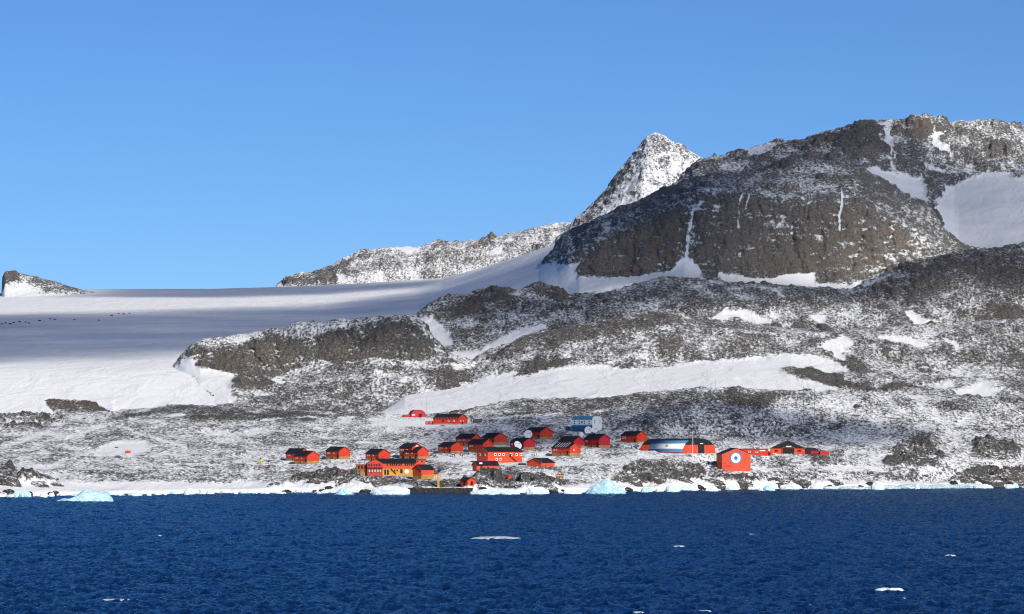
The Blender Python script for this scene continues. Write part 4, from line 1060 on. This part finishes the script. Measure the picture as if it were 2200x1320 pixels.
def rock_material(name, wet):
    t = NT(name)
    co = t.n('ShaderNodeTexCoord').outputs['Object']
    geo = t.n('ShaderNodeNewGeometry'); sep = t.n('ShaderNodeSeparateXYZ'); t.l(geo.outputs['Normal'], sep.inputs[0])
    n = t.noise(co, .9, 5, .65)
    rock = t.mix(n, c4(.010, .010, .011), c4(*((.028, .026, .024) if wet else (.13, .115, .10))))
    v = t.math('MULTIPLY_ADD', t.math('SUBTRACT', n, .5), .9, sep.outputs['Z'])
    s_ = t.sstep(v, .78 if not wet else .9, .95 if not wet else 1.1)
    t.l(t.mix(s_, rock, c4(.82, .83, .85)), t.p.inputs['Base Color'])
    t.p.inputs['Roughness'].default_value = .75
    t.l(t.bump(n, .3, 1.0), t.p.inputs['Normal'])
    return t.m
M['wet_rock'] = rock_material('wet_shore_rock', True)
M['boulder'] = rock_material('boulder_rock', False)
rocky_box('stone_quay', 876, 1016, 1049, 1061, 14, 'dark stone quay at the waterline under the crane and small hut', 'quay', M['wet_rock'])
# ------------------------------------------------------------------ small things of the station
p, m = at_ground(1094, 1032)
t_ = empty('red_tank', p, .3); tag(t_, 'upright red tank on the dark rocks above the shore', 'tank')
MB().tube([(0, 0, -1), (0, 0, 10.5 * m)], 4.6 * m, n=18).build('tank', M['orange'], t_)
MB().tube([(0, 0, 10.5 * m), (0, 0, 12 * m)], 4.8 * m, 2.0 * m, n=18).build('lid', M['red'], t_)
MB().tube([(0, 0, 12 * m), (0, 0, 13.4 * m)], .15, n=6).build('vent_pipe', M['grey'], t_)
p, m = at_ground(274, 974)
t_ = empty('red_tank', p, -.1); tag(t_, 'faded red box tank alone on the snow bank below the curving tracks', 'tank')
MB().box(-5.5 * m, 5.5 * m, 0, 1.8, -.5, 5.6 * m).build('tank', M['orange'], t_, bevel=.12)
for k in (-3, 0, 3): MB().box(k * m - .08, k * m + .08, -.06, .05, 0, 5.2 * m).build('strap', M['rust'], t_)
MB().tube([(2, .9, 5.5 * m), (2, .9, 6.6 * m)], .2, n=8).build('filler_cap', M['grey'], t_)
p, m = at_ground(735.5, 1015)
t_ = empty('pump_box', p, .2); tag(t_, 'pale red pump box at the end of the pipe on the rocks', 'pump')
MB().box(-3.3 * m, 3.3 * m, 0, 1.6, -.5, 6 * m).build('case', M['orange'], t_, bevel=.1); MB().prism([(-3.6 * m, 6 * m), (3.6 * m, 6 * m), (0, 8 * m)], -.1, 1.7, 'y').build('lid', M['red'], t_)
pts = [at_ground(px, py)[0] + np.array([0, 0, .5]) for px, py in ((638, 1005.5), (655, 1008), (675, 1010.5), (700, 1013), (730, 1014.5))]
pl = MB().tube(pts, .16, n=6).build('pipeline', M['rust']); tag(pl, 'thin rusty red pipe running over the snow to the pump box', 'pipe')
p, m = at_ground(1500, 1007)
t_ = empty('red_sledge', p, -.4); tag(t_, 'low red sledge lying on the rocks below the flagpole', 'sledge')
for y in (-.8, .8): MB().tube([(-2.2, y, .1), (1.6, y, .1), (2.3, y, .5), (2.4, y, .9)], .12, n=6).build('runner', M['rust'], t_)
for k in range(4): MB().box(-1.9 + k * 1.0, -1.2 + k * 1.0, -.95, .95, .55, .75).build('deck_slat', M['red'], t_)
# beacon
p, m = at_ground(560.5, 998)
b_ = empty('beacon', p, 0); tag(b_, 'small beacon post in green and yellow with dark lantern and red foot', 'beacon')
MB().box(-4.2 * m, 4.2 * m, -1, 1, -.4, .9 * m).build('foot', M['red'], b_)
MB().tube([(0, 0, .8 * m), (0, 0, 6.8 * m)], 2.8 * m, 2.4 * m, n=12).build('lower_drum', M['green'], b_)
MB().tube([(0, 0, 6.8 * m), (0, 0, 11 * m)], 2.4 * m, 1.9 * m, n=12).build('upper_drum', M['beacon'], b_)
MB().tube([(0, 0, 11 * m), (0, 0, 14.5 * m)], 1.6 * m, 1.3 * m, n=10).build('lantern', M['dark'], b_)
# tracked vehicle
p, m = at_ground(1203, 1027)
v_ = empty('tracked_carrier', p, math.radians(4)); tag(v_, 'yellow tracked snow vehicle parked on the bare rise', 'vehicle')
w = 19 * m
MB().prism([(-w * .47, .75), (w * .47, .75), (w * .48, 1.4), (w * .42, 2.3), (-w * .1, 2.45), (-w * .13, 1.75), (-w * .47, 1.6)], -.1, 2.1, 'y').build('body', M['yellow'], v_)
for u in (-.02, .18, .34): MB().box(u * w - .35, u * w + .35, -.16, -.05, 1.55, 2.1).build('side_window', M['glass'], v_)
for y in (-.25, 1.75):
    tr = MB().prism([(-w * .44, .35), (-w * .38, 0), (w * .36, 0), (w * .44, .35), (w * .4, .75), (-w * .4, .75)], y, y + .5, 'y').build('track', M['dark'], v_)
    for k in range(5): MB().disc((-w * .34 + k * w * .17, .36), .28, 10, y - .04, y + .02).build('road_wheel', M['grey'], tr)
MB().box(-w * .46, -w * .2, .1, 1.9, 1.6, 1.95).build('cargo', M['dark'], v_)

# masts
def mast(px, y0, y1, label, r=.11, mat='steel', yards=0, d=None, name='radio_mast', grp='thin radio masts'):
    if d is None: p, m = at_ground(px, y1)
    else: p, m = unp(px, y1, d), d / F
    H = (y1 - y0) * m
    o = empty(name, p, 0); tag(o, label, 'mast', grp)
    MB().tube([(0, 0, -1), (0, 0, H)], r, r * .6, n=6).build('pole', M[mat], o)
    MB().box(-.4, .4, -.4, .4, -1, .25).build('foot', M['grey'], o)
    for k in range(yards): MB().tube([(-1.2, 0, H * (.6 + .15 * k)), (1.2, 0, H * (.6 + .15 * k))], .05, n=5).build('yard', M[mat], o)
    for a in (.5, 2.6, 4.7): MB().tube([(0, 0, H * .7), (H * .3 * math.cos(a), H * .3 * math.sin(a), -.5)], .02, n=4).build('guy_wire', M[mat], o)
    return o
mast(1488.4, 926, 991, 'white flagpole in front of the flag painted hangar', .16, 'white', 0, name='flagpole', grp=None)
mast(1467.5, 902, 993, 'dark thin mast standing before the hangar flag', .14, 'steel', 1)
mast(830.6, 879, 909, 'thin mast with pale foot on the slope below the crimson barn', .12, 'white')
mast(917, 853, 894, 'thin mast sticking up behind the crimson barn', .12)
mast(1123, 848, 893, 'thin mast on the grey slope above the upper red house', .10)
mast(1726.5, 829, 910, 'taller of two thin masts on the crest behind the wide hall', .15, 'steel', 1)
mast(1750, 832, 911, 'shorter of two thin masts on the crest behind the wide hall', .14, 'steel', 0)
mast(1506, 838, 880, 'thin mast rising from the shaded hill behind the hangar', .12, d=ground_d(1506, 885))
mast(1537.5, 816, 836, 'short mast on the crest against the long snowfield', .12)
mast(1163, 985, 1013, 'thin pole on the knoll beside the red shed', .07)

# crosses of the small graveyard
for k, (px, py, s_) in enumerate(((1648, 917, 1), (1655, 917.5, .8), (1663, 919, 2.2), (1672, 917, 1.1), (1681, 916.5, 1), (1688, 916, .9), (1697, 915, 1.1))):
    x = np.array([float(px)])
    PY, D = profile(SURF['hill'][:-1], x, [12] * 3)
    d = float(np.interp(-py, -PY[:, 0], D[:, 0])); p = unp(px, py, d)
    o = empty('cross', p, .1)
    tag(o, 'tall white cross standing in the row of small crosses' if s_ > 2 else 'small white cross in a row on the shaded hillside', 'cross', 'white crosses on the hillside')
    MB().box(-.16, .16, -.12, .12, -1.5, 2.4 * s_).build('upright', M['white'], o)
    MB().box(-.7 * s_ ** .5, .7 * s_ ** .5, -.14, .14, 1.5 * s_, 1.85 * s_).build('arm', M['white'], o)

# people
def person_mesh():
    me = bpy.data.meshes.new('person')
    J = [(0, 0, .95), (0, 0, 1.2), (0, 0, 1.42), (0, 0, 1.52), (0, -.01, 1.62), (0, -.02, 1.74),
         (.19, 0, 1.40), (.25, .02, 1.12), (.24, -.06, .88), (-.19, 0, 1.40), (-.26, .02, 1.12), (-.23, -.06, .88),
         (.10, 0, .90), (.12, -.05, .50), (.12, .02, .08), (.12, -.14, .04), (-.10, 0, .90), (-.12, .08, .50), (-.12, .16, .08), (-.12, .02, .04)]
    E = [(0, 1), (1, 2), (2, 3), (3, 4), (4, 5), (2, 6), (6, 7), (7, 8), (2, 9), (9, 10), (10, 11), (0, 12), (12, 13), (13, 14), (14, 15), (0, 16), (16, 17), (17, 18), (18, 19)]
    Rr = [.17, .18, .19, .07, .11, .08, .09, .07, .05, .09, .07, .05, .12, .085, .06, .05, .12, .085, .06, .05]
    me.from_pydata(J, E, [])
    o = bpy.data.objects.new('person_cage', me); scene.collection.objects.link(o)
    o.modifiers.new('skin', 'SKIN'); o.modifiers.new('sub', 'SUBSURF').levels = 1
    for k, r in enumerate(Rr): me.skin_vertices[0].data[k].radius = (r, r * .8)
    me.skin_vertices[0].data[0].use_root = True
    dg = bpy.context.evaluated_depsgraph_get()
    out = bpy.data.meshes.new_from_object(o.evaluated_get(dg))
    bpy.data.objects.remove(o)
    out.name = 'person'
    out.materials.clear(); out.materials.append(M['cloth']); out.materials.append(M['skin'])
    for f in out.polygons:
        c = f.center
        if c.z > 1.56 and c.z < 1.72 and c.y < -.04: f.material_index = 1
    return out
PM = person_mesh()
for px, py, rz, lab in ((753.7, 995, .5, 'person in dark clothes walking on the snow below the lone house'), (782.5, 998, -2, 'person in dark clothes standing beside the gabled wing of the complex'),
                        (856, 985, 1, 'person in dark clothes at the corner of the house with the white arch'), (934, 975, 2.2, 'person in dark clothes between the bright red house and the small one'),
                        (976.5, 983, 0, 'person in dark clothes set apart from the pair on the snow'), (988.8, 981.5, .4, 'person in dark clothes in the pair on the snow, the taller one'),
                        (993.4, 982.5, -.6, 'person in dark clothes in the pair on the snow, the shorter one'), (1148, 981, 1.3, 'person in dark clothes crouched near the path by the hall'), (1152.5, 980, -1, 'person in dark clothes upright on the path by the hall')):
    p, m = at_ground(px, py)
    o = link(bpy.data.objects.new('person', PM)); o.location = (p[0], p[1], p[2] + .1); o.rotation_euler = (0, 0, rz)
    if 'shorter' in lab or 'crouched' in lab: o.scale = (.92, .92, .92)
    tag(o, lab, 'person', 'people walking about the station')

# ------------------------------------------------------------------ boulders
def lump(seed, sub=3, rough=.35, flat=.75, sharp=True):
    import bmesh
    bm = bmesh.new(); bmesh.ops.create_icosphere(bm, subdivisions=sub, radius=1)
    v = np.array([q.co[:] for q in bm.verts])
    n = 1 + rough * fbm(v * 1.1 + seed * 7.7, 4, .6, sharp) + rough * .8 * fbm(v * .6 + seed * 3.1, 2, .5)
    v = v * n[:, None] * (1, 1, flat)
    for q, c in zip(bm.verts, v): q.co = c
    me = bpy.data.meshes.new('boulder'); bm.to_mesh(me); bm.free()
    return me
BM = [lump(k) for k in range(7)]
for me in BM: me.materials.append(M['boulder'])
Rn = random.Random(5)
known = [(558, 910, 5), (567, 942, 7), (635, 942, 4), (649, 933, 6), (600, 897, 4), (423, 895, 5), (549, 915, 3), (527, 897, 4), (1842, 876, 9), (1884, 872, 5), (1766, 850, 5), (951, 917, 5), (990, 923, 4), (917, 935, 6), (244, 1035, 6), (283, 1036, 8), (320, 1035, 6), (120, 1033, 6), (190, 1030, 4), (278, 1020, 4),
         (1345, 895, 3), (1768, 1000, 9), (2108, 975, 6), (1990, 1024, 5), (2060, 1022, 8), (1925, 1024, 6), (1840, 1018, 4), (1700, 1006, 4), (1640, 998, 5), (810, 870, 3)]
while len(known) < 190:
    known.append((Rn.uniform(-150, 2350), Rn.uniform(900, 1043), Rn.choice([1.8, 2, 2.4, 3, 3.5, 4])))
def blocked(px, py):
    return (605 < px < 1560 and 935 < py < 1012) or (760 < px < 1030 and 1000 < py < 1032) or (1540 < px < 1790 and 955 < py < 1014) or (860 < px < 1320 and 880 < py < 940)
for k, (px, py, r) in enumerate(known):
    if k >= 30 and blocked(px, py): continue
    p, m = at_ground(px, py)
    big_ = k < 30
    if big_ and 1440 < px < 2000 and py < 905: pass
    o = link(bpy.data.objects.new('boulder', BM[k % 7])); s_ = r * m * .9
    o.location = (p[0], p[1], p[2] + s_ * .25); o.scale = (s_, s_ * .9, s_ * .85); o.rotation_euler = (0, 0, Rn.uniform(0, 6))
    if (px, py) == (1842, 876): lab = 'rusty brown boulder, biggest on the pale slope behind the wide hall'
    elif big_ and py > 1015: lab = 'large dark boulder lying on the snowy shore flat'
    elif big_: lab = 'large dark boulder resting on the snow streaked slope'
    else: lab = 'small dark stone scattered on the snow streaked slope'
    tag(o, lab, 'boulder', 'boulders on the slope')
    if 'rusty' in lab: o['group'] = 'single boulder'

SM = [lump(20 + k, 3, .5, .8) for k in range(7)]
for me in SM: me.materials.append(M['wet_rock'])
# rock knolls on the shore
KN = [lump(40 + k, 5, .55, .6) for k in range(6)]
for me in KN: me.materials.append(M['boulder'])
knolls = [(595, 1048, 26, 18, 'weathered knoll'), (672, 1046, 34, 26, 'k'), (705, 1043, 26, 22, 'k'), (745, 1046, 30, 26, 'k'), (812, 1047, 24, 22, 'k'), (905, 1046, 26, 18, 'k'), (958, 1044, 24, 22, 'k'), (1050, 1048, 34, 22, 'k'), (1110, 1050, 40, 24, 'k'), (1170, 1050, 38, 18, 'k'),
          (1350, 1040, 40, 30, 'k'), (1400, 1040, 44, 34, 'k'), (1465, 1040, 36, 24, 'k'), (1530, 1042, 40, 22, 'k'), (1590, 1043, 36, 22, 'k'), (1665, 1042, 40, 22, 'k'), (1720, 1042, 34, 20, 'k'), (1790, 1040, 34, 14, 'k'), (1868, 1036, 26, 8, 'k'),
          (1955, 988, 40, 32, 'k'), (1985, 992, 44, 26, 'k'), (2110, 972, 22, 24, 'k'), (2140, 985, 36, 18, 'k'), (2070, 1038, 40, 22, 'k'), (2120, 1040, 44, 30, 'k'), (2175, 1040, 52, 36, 'k'), (2250, 1040, 60, 34, 'k'), (2330, 1040, 60, 30, 'k'), (18, 1046, 34, 30, 'k'), (70, 1045, 40, 16, 'k'), (115, 1045, 30, 12, 'k'), (-50, 1047, 50, 26, 'k')]
for k, (px, yb, w, h, _) in enumerate(knolls):
    p, m = at_ground(px, yb)
    o = link(bpy.data.objects.new('rock_knoll', KN[k % 6]))
    o.location = (p[0], p[1] + w * m * .3, p[2] - .2 * h * m); o.scale = (w * m * .62, w * m * .55, h * m * 1.05); o.rotation_euler = (0, 0, Rn.uniform(0, 6))
    lab = next(l for lim, l in ((0, 'rock knoll at the edge of the snowy shore flat'), (130, 'brown rock bank on the shore beside the glassy blue iceberg'), (640, 'low rock knoll on the shore below the green beacon'), (760, 'rock knoll on the shore below the lone red house'),
        (850, 'dark rock knoll on the shore under the gabled wing of the complex'), (930, 'rock knoll beside the foot of the yellow crane'), (1000, 'dark rock hump between the yellow crane and the quay hut'), (1080, 'rock knoll beside the small red quay hut'), (1140, 'black rock knoll below the upright red tank'),
        (1200, 'black rock knoll below the yellow snow vehicle'), (1420, 'rounded grey knoll beside the tall iceberg peak, below the hangar flag'), (1500, 'grey knoll below the white flagpole'), (1560, 'dark rock knoll at the left foot of the roundel hut slope'), (1620, 'dark rock knoll straight below the roundel hut'),
        (1740, 'dark rock knoll on the shore below the wide hall'), (1830, 'low rock knoll on the shore below the crimson tanks'), (1900, 'flat dark rock strip at the start of the glassy ice foot'), (2020, 'rugged dark knoll ribbed with snow on the open slope'), (9999, 'black jagged shore rock beyond the glassy ice foot')) if px < lim)
    if 'left foot' in lab: lab = 'dark rock knoll between the flagpole and the roundel hut'
    if 2090 < px < 2150 and yb < 1000: lab = 'dark split crag above the black shore rocks'
    tag(o, lab, 'rock', 'rock knolls along the shore')

# ------------------------------------------------------------------ ice
def ice_material(name, a, b):
    t = NT(name)
    co = t.n('ShaderNodeTexCoord').outputs['Object']
    n = t.noise(co, 1.3, 5, .6, .5)
    t.l(t.mix(t.sstep(n, .35, .65), c4(*a), c4(*b)), t.p.inputs['Base Color'])
    t.p.inputs['Roughness'].default_value = .35
    t.p.inputs['Subsurface Weight'].default_value = .25
    t.p.inputs['Subsurface Radius'].default_value = (.3, .6, .8)
    t.l(t.bump(n, .25, 1.0), t.p.inputs['Normal'])
    return t.m
M['ice_white'] = ice_material('ice_white', (.56, .74, .79), (.84, .87, .88))
M['ice_dull'] = ice_material('ice_dull', (.34, .42, .48), (.55, .60, .63))
M['ice_blue'] = ice_material('ice_blue', (.34, .64, .74), (.66, .84, .88))
def ice(px0, px1, yt, yb, seed, mat, label, name='ice_floe', group='ice floes adrift', peaks=1.0, depthf=.7, facet=False, crest=None):
    import bmesh
    d = HC * F / (yb - HY) ; m = d / F
    w = (px1 - px0) * m; h = max((yb - yt) * m, .12)
    bm = bmesh.new(); bmesh.ops.create_icosphere(bm, subdivisions=(4 if w > 9 else 3) if facet else 4, radius=1)
    v = np.array([q.co[:] for q in bm.verts])
    v[:, :2] = np.sign(v[:, :2]) * np.abs(v[:, :2]) ** .85
    rid = fbm(v * (1.6, 1.2, 0) + seed * 5.3, 4, .55, True)
    prof = np.clip(.55 + .75 * peaks * rid, .08, 1.5)
    if crest: prof = (.75 + .5 * rid) * np.interp(v[:, 0], np.linspace(-1, 1, len(crest)), crest)
    z = np.where(v[:, 2] > 0, v[:, 2] ** .55 * prof, v[:, 2] * .25)
    z = z / max(z.max(), 1e-3)
    out = np.stack([v[:, 0] * w / 2 * (1 + .12 * fbm(v * 2 + seed, 3)), v[:, 1] * w / 2 * depthf * (1 + .2 * fbm(v * 2 + seed + 9, 3)), np.where(z > 0, z * h, z * .6)], -1)
    out += (.13 if facet else .06) * min(h, 3) * np.stack([fbm(out / (.35 * h + .3) + 3, 3), fbm(out / (.35 * h + .3) + 13, 3), fbm(out / (.35 * h + .3) + 23, 3)], -1)
    for q, c in zip(bm.verts, out): q.co = c
    me = bpy.data.meshes.new(name); bm.to_mesh(me); bm.free()
    me.polygons.foreach_set('use_smooth', np.full(len(me.polygons), not facet))
    me.materials.append(M[mat])
    o = link(bpy.data.objects.new(name, me)); o.location = unp((px0 + px1) / 2, yb, d) + np.array([0, w / 2 * depthf * .6, -.05])
    tag(o, label, 'ice', group)
    return o
ice(118, 240, 1052, 1077.5, 1, 'ice_blue', 'glassy blue iceberg afloat off the snowy shore flat', 'iceberg', 'icebergs', 1.1, .5, True, crest=(.1, .3, .25, .45, .8, .95, 1, 1, .9, .7))
ice(1258, 1346, 1027, 1061.5, 4, 'ice_blue', 'tall pale blue iceberg peak grounded at the shore', 'iceberg', 'icebergs', 1.4, .5, True, crest=(.25, .5, .6, .75, 1, .8, .5, .35, .15))
ice(717, 762, 1048.5, 1064, 3, 'ice_blue', 'small blue domed ice lump beside the long white ice block', 'iceberg', 'icebergs', .9, .6, True, crest=(.15, .5, 1, 1, .8, .35, .1))
ice(797, 880, 1043, 1063.5, 6, 'ice_white', 'long white ice block grounded next to the dark quay', 'iceberg', 'icebergs', .6, .4, True)
ice(1010, 1100, 1041 + 10, 1062, 8, 'ice_white', 'low white ice ridge grounded on the far side of the quay', 'iceberg', 'icebergs', .7, .3, True)
ice(1880, 1945, 1262, 1272, 2, 'ice_white', 'bright white floe with two humps on the open water', peaks=1.5, depthf=.5)
ice(1010, 1122, 1152, 1160.5, 5, 'ice_dull', 'long flat grey white floe in the middle of the open water', peaks=.6, depthf=.4)
ice(205, 305, 1286, 1292.5, 7, 'ice_dull', 'long thin floe with a knob, barely above the water', peaks=1.2, depthf=.25)
ice(1716, 1748, 1297, 1301, 9, 'ice_dull', 'small flat floe near the two humped one', depthf=.5)
ice(2030, 2054, 1191, 1195, 10, 'ice_dull', 'small pointed floe towards the black shore rocks', depthf=.4)
ice(1955, 1968, 1147, 1150.5, 11, 'ice_dull', 'tiny floe between the pointed floe and the shore', depthf=.5)
ice(1446, 1472, 1171.5, 1175, 12, 'ice_dull', 'thin floe straight out from the flag hangar', depthf=.4)
ice(1605, 1622, 1146.5, 1149, 13, 'ice_dull', 'thin floe straight out from the roundel hut', depthf=.4)
ice(335, 347, 1149, 1152.5, 14, 'ice_dull', 'tiny lone floe beyond the glassy blue iceberg', depthf=.5)
ice(1352, 1392, 1313, 1319, 15, 'ice_dull', 'floe cut by the bottom of the view', depthf=.4)
ice(1935, 1946, 1283, 1287, 16, 'ice_dull', 'tiny floe just below the two humped one', depthf=.5)
ice(1500, 1528, 1310, 1315, 17, 'ice_dull', 'faint thin floe near the bottom of the open water', depthf=.4)
M['ice_grey'] = ice_material('ice_grey', (.30, .44, .46), (.62, .72, .73))
for k, (a, b, h) in enumerate(((1800, 1872, 7), (1862, 1935, 10), (1925, 2000, 11), (1988, 2062, 10), (2050, 2116, 11))):
    yb = float(yw(np.array([(a + b) / 2]))[0]) + 1.5
    ice(a, b, yb - h, yb, 70 + k, 'ice_grey', 'glassy grey green ice wall, one of five along the shore before the ribbed knoll', 'grounded_ice', 'glassy ice foot', .35, .3, True, crest=(.8, 1, .95, 1, .9, 1, .85))
# stranded blocks all along the shore
Ri = random.Random(21)
x = -200.0; k = 0
while x < 2330:
    w = Ri.choice((9, 12, 16, 20, 26, 34, 44)) * Ri.uniform(.8, 1.2)
    if not (876 < x + w / 2 < 1012 or 1255 < x + w / 2 < 1350 or 715 < x + w / 2 < 880 or (1800 < x + w / 2 < 2100 and Ri.random() < .7)):
        yb = float(yw(np.array([x + w / 2]))[0]) + Ri.uniform(.3, 3.5)
        h = Ri.uniform(3, 9) + (6 if Ri.random() < .2 else 0) + .06 * w
        blue_ = Ri.random() < .25
        sharp = h > 10
        lab = ('pale blue ' if blue_ else 'white ') + ('upright jagged ' if sharp else 'low broken ') + ('long ice slab' if w > 28 else 'ice chunk' if w < 14 else 'ice block') + ' stranded along the waterline'
        ice(x, x + w, yb - h, yb, 30 + k, 'ice_blue' if blue_ else 'ice_white', lab, 'ice_block', 'ice blocks along the waterline', Ri.uniform(.7, 1.6), .5, True); k += 1
    x += w * Ri.uniform(.7, 1.7)
# dark wet stones between the ice
for k in range(46):
    px = Ri.choice((Ri.uniform(560, 720), Ri.uniform(760, 900), Ri.uniform(1010, 1240), Ri.uniform(1330, 1900), Ri.uniform(2020, 2330), Ri.uniform(-60, 130)))
    yy = float(yw(np.array([px]))[0]) - Ri.uniform(-1, 9)
    p, m = at_ground(px, yy)
    o = link(bpy.data.objects.new('shore_stone', SM[k % 7])); r = Ri.uniform(2.5, 9) * m
    o.location = (p[0], p[1], max(p[2], 0) + r * .1); o.scale = (r * 1.3, r, r * Ri.uniform(.6, 1.1)); o.rotation_euler = (0, 0, Ri.uniform(0, 6))
    tag(o, 'wet black shore stone between ice blocks at the waterline', 'stone', 'wet stones at the waterline')

# stones far up on the glacier
for k in range(16):
    px = (4, 12, 22, 30, 42, 55, 62, 85, 108, 118, 160, 213, 240, 255, 266, 278)[k]; py = (697, 695, 697, 694, 692, 693, 695, 690, 686, 688, 688, 689, 679, 675, 676, 674)[k]
    d = surf_d('glacier', px, py); p = unp(px, py, d); r = 1.1 + .5 * (k * 7 % 5) / 4
    o = link(bpy.data.objects.new('boulder', BM[k % 7])); o.location = p + np.array([0, 0, .4]); o.scale = (r, r, r * .8)
    tag(o, 'dark stone far up on the shaded glacier', 'boulder', 'stones on the glacier')

# level ground under the buildings
def pads():
    co = {}
    for g in (coast, hill):
        a = np.empty(len(g.data.vertices) * 3, np.float32); g.data.vertices.foreach_get('co', a); co[g.name] = a.reshape(-1, 3)
    bpy.context.view_layer.update()
    for r in [o for o in scene.objects if o.type == 'EMPTY' and o.parent is None]:
        lo = np.full(2, 1e9); hi = np.full(2, -1e9)
        for c in r.children_recursive:
            if c.type != 'MESH' or c.name.startswith(('guy', 'jib', 'hoist', 'reflector', 'feed')): continue
            mm = r.matrix_world.inverted() @ c.matrix_world
            q = np.array([(mm @ Vector(b))[:2] for b in c.bound_box]); lo = np.minimum(lo, q.min(0)); hi = np.maximum(hi, q.max(0))
        if lo[0] > 1e8: continue
        ca, sa = math.cos(r.rotation_euler.z), math.sin(r.rotation_euler.z)
        size = float((hi - lo).max()); rim = min(3.0, .35 * size); soft = min(9.0, .8 * size)
        if size < 1.2: continue
        if r.name == 'flag_hangar': rim, soft = 13.0, 14.0
        for a in co.values():
            dx, dy = a[:, 0] - r.location.x, a[:, 1] - r.location.y
            near = np.abs(dx) + np.abs(dy) < 90
            u = dx[near] * ca + dy[near] * sa; w = -dx[near] * sa + dy[near] * ca
            e = np.hypot(np.maximum(np.maximum(lo[0] - u, u - hi[0]), 0), np.maximum(np.maximum(lo[1] - w, w - hi[1]), 0))
            k = 1 - sstep(rim, rim + soft, e)
            z = a[near, 2]; a[near, 2] = z * (1 - k) + np.minimum(r.location.z - .15, z + 2.5) * k if r.name.startswith(('radio', 'flagpole')) else z * (1 - k) + (r.location.z - .15) * k
    for g in (coast, hill):
        g.data.vertices.foreach_set('co', co[g.name].reshape(-1)); g.data.update()
pads()
#HAZE
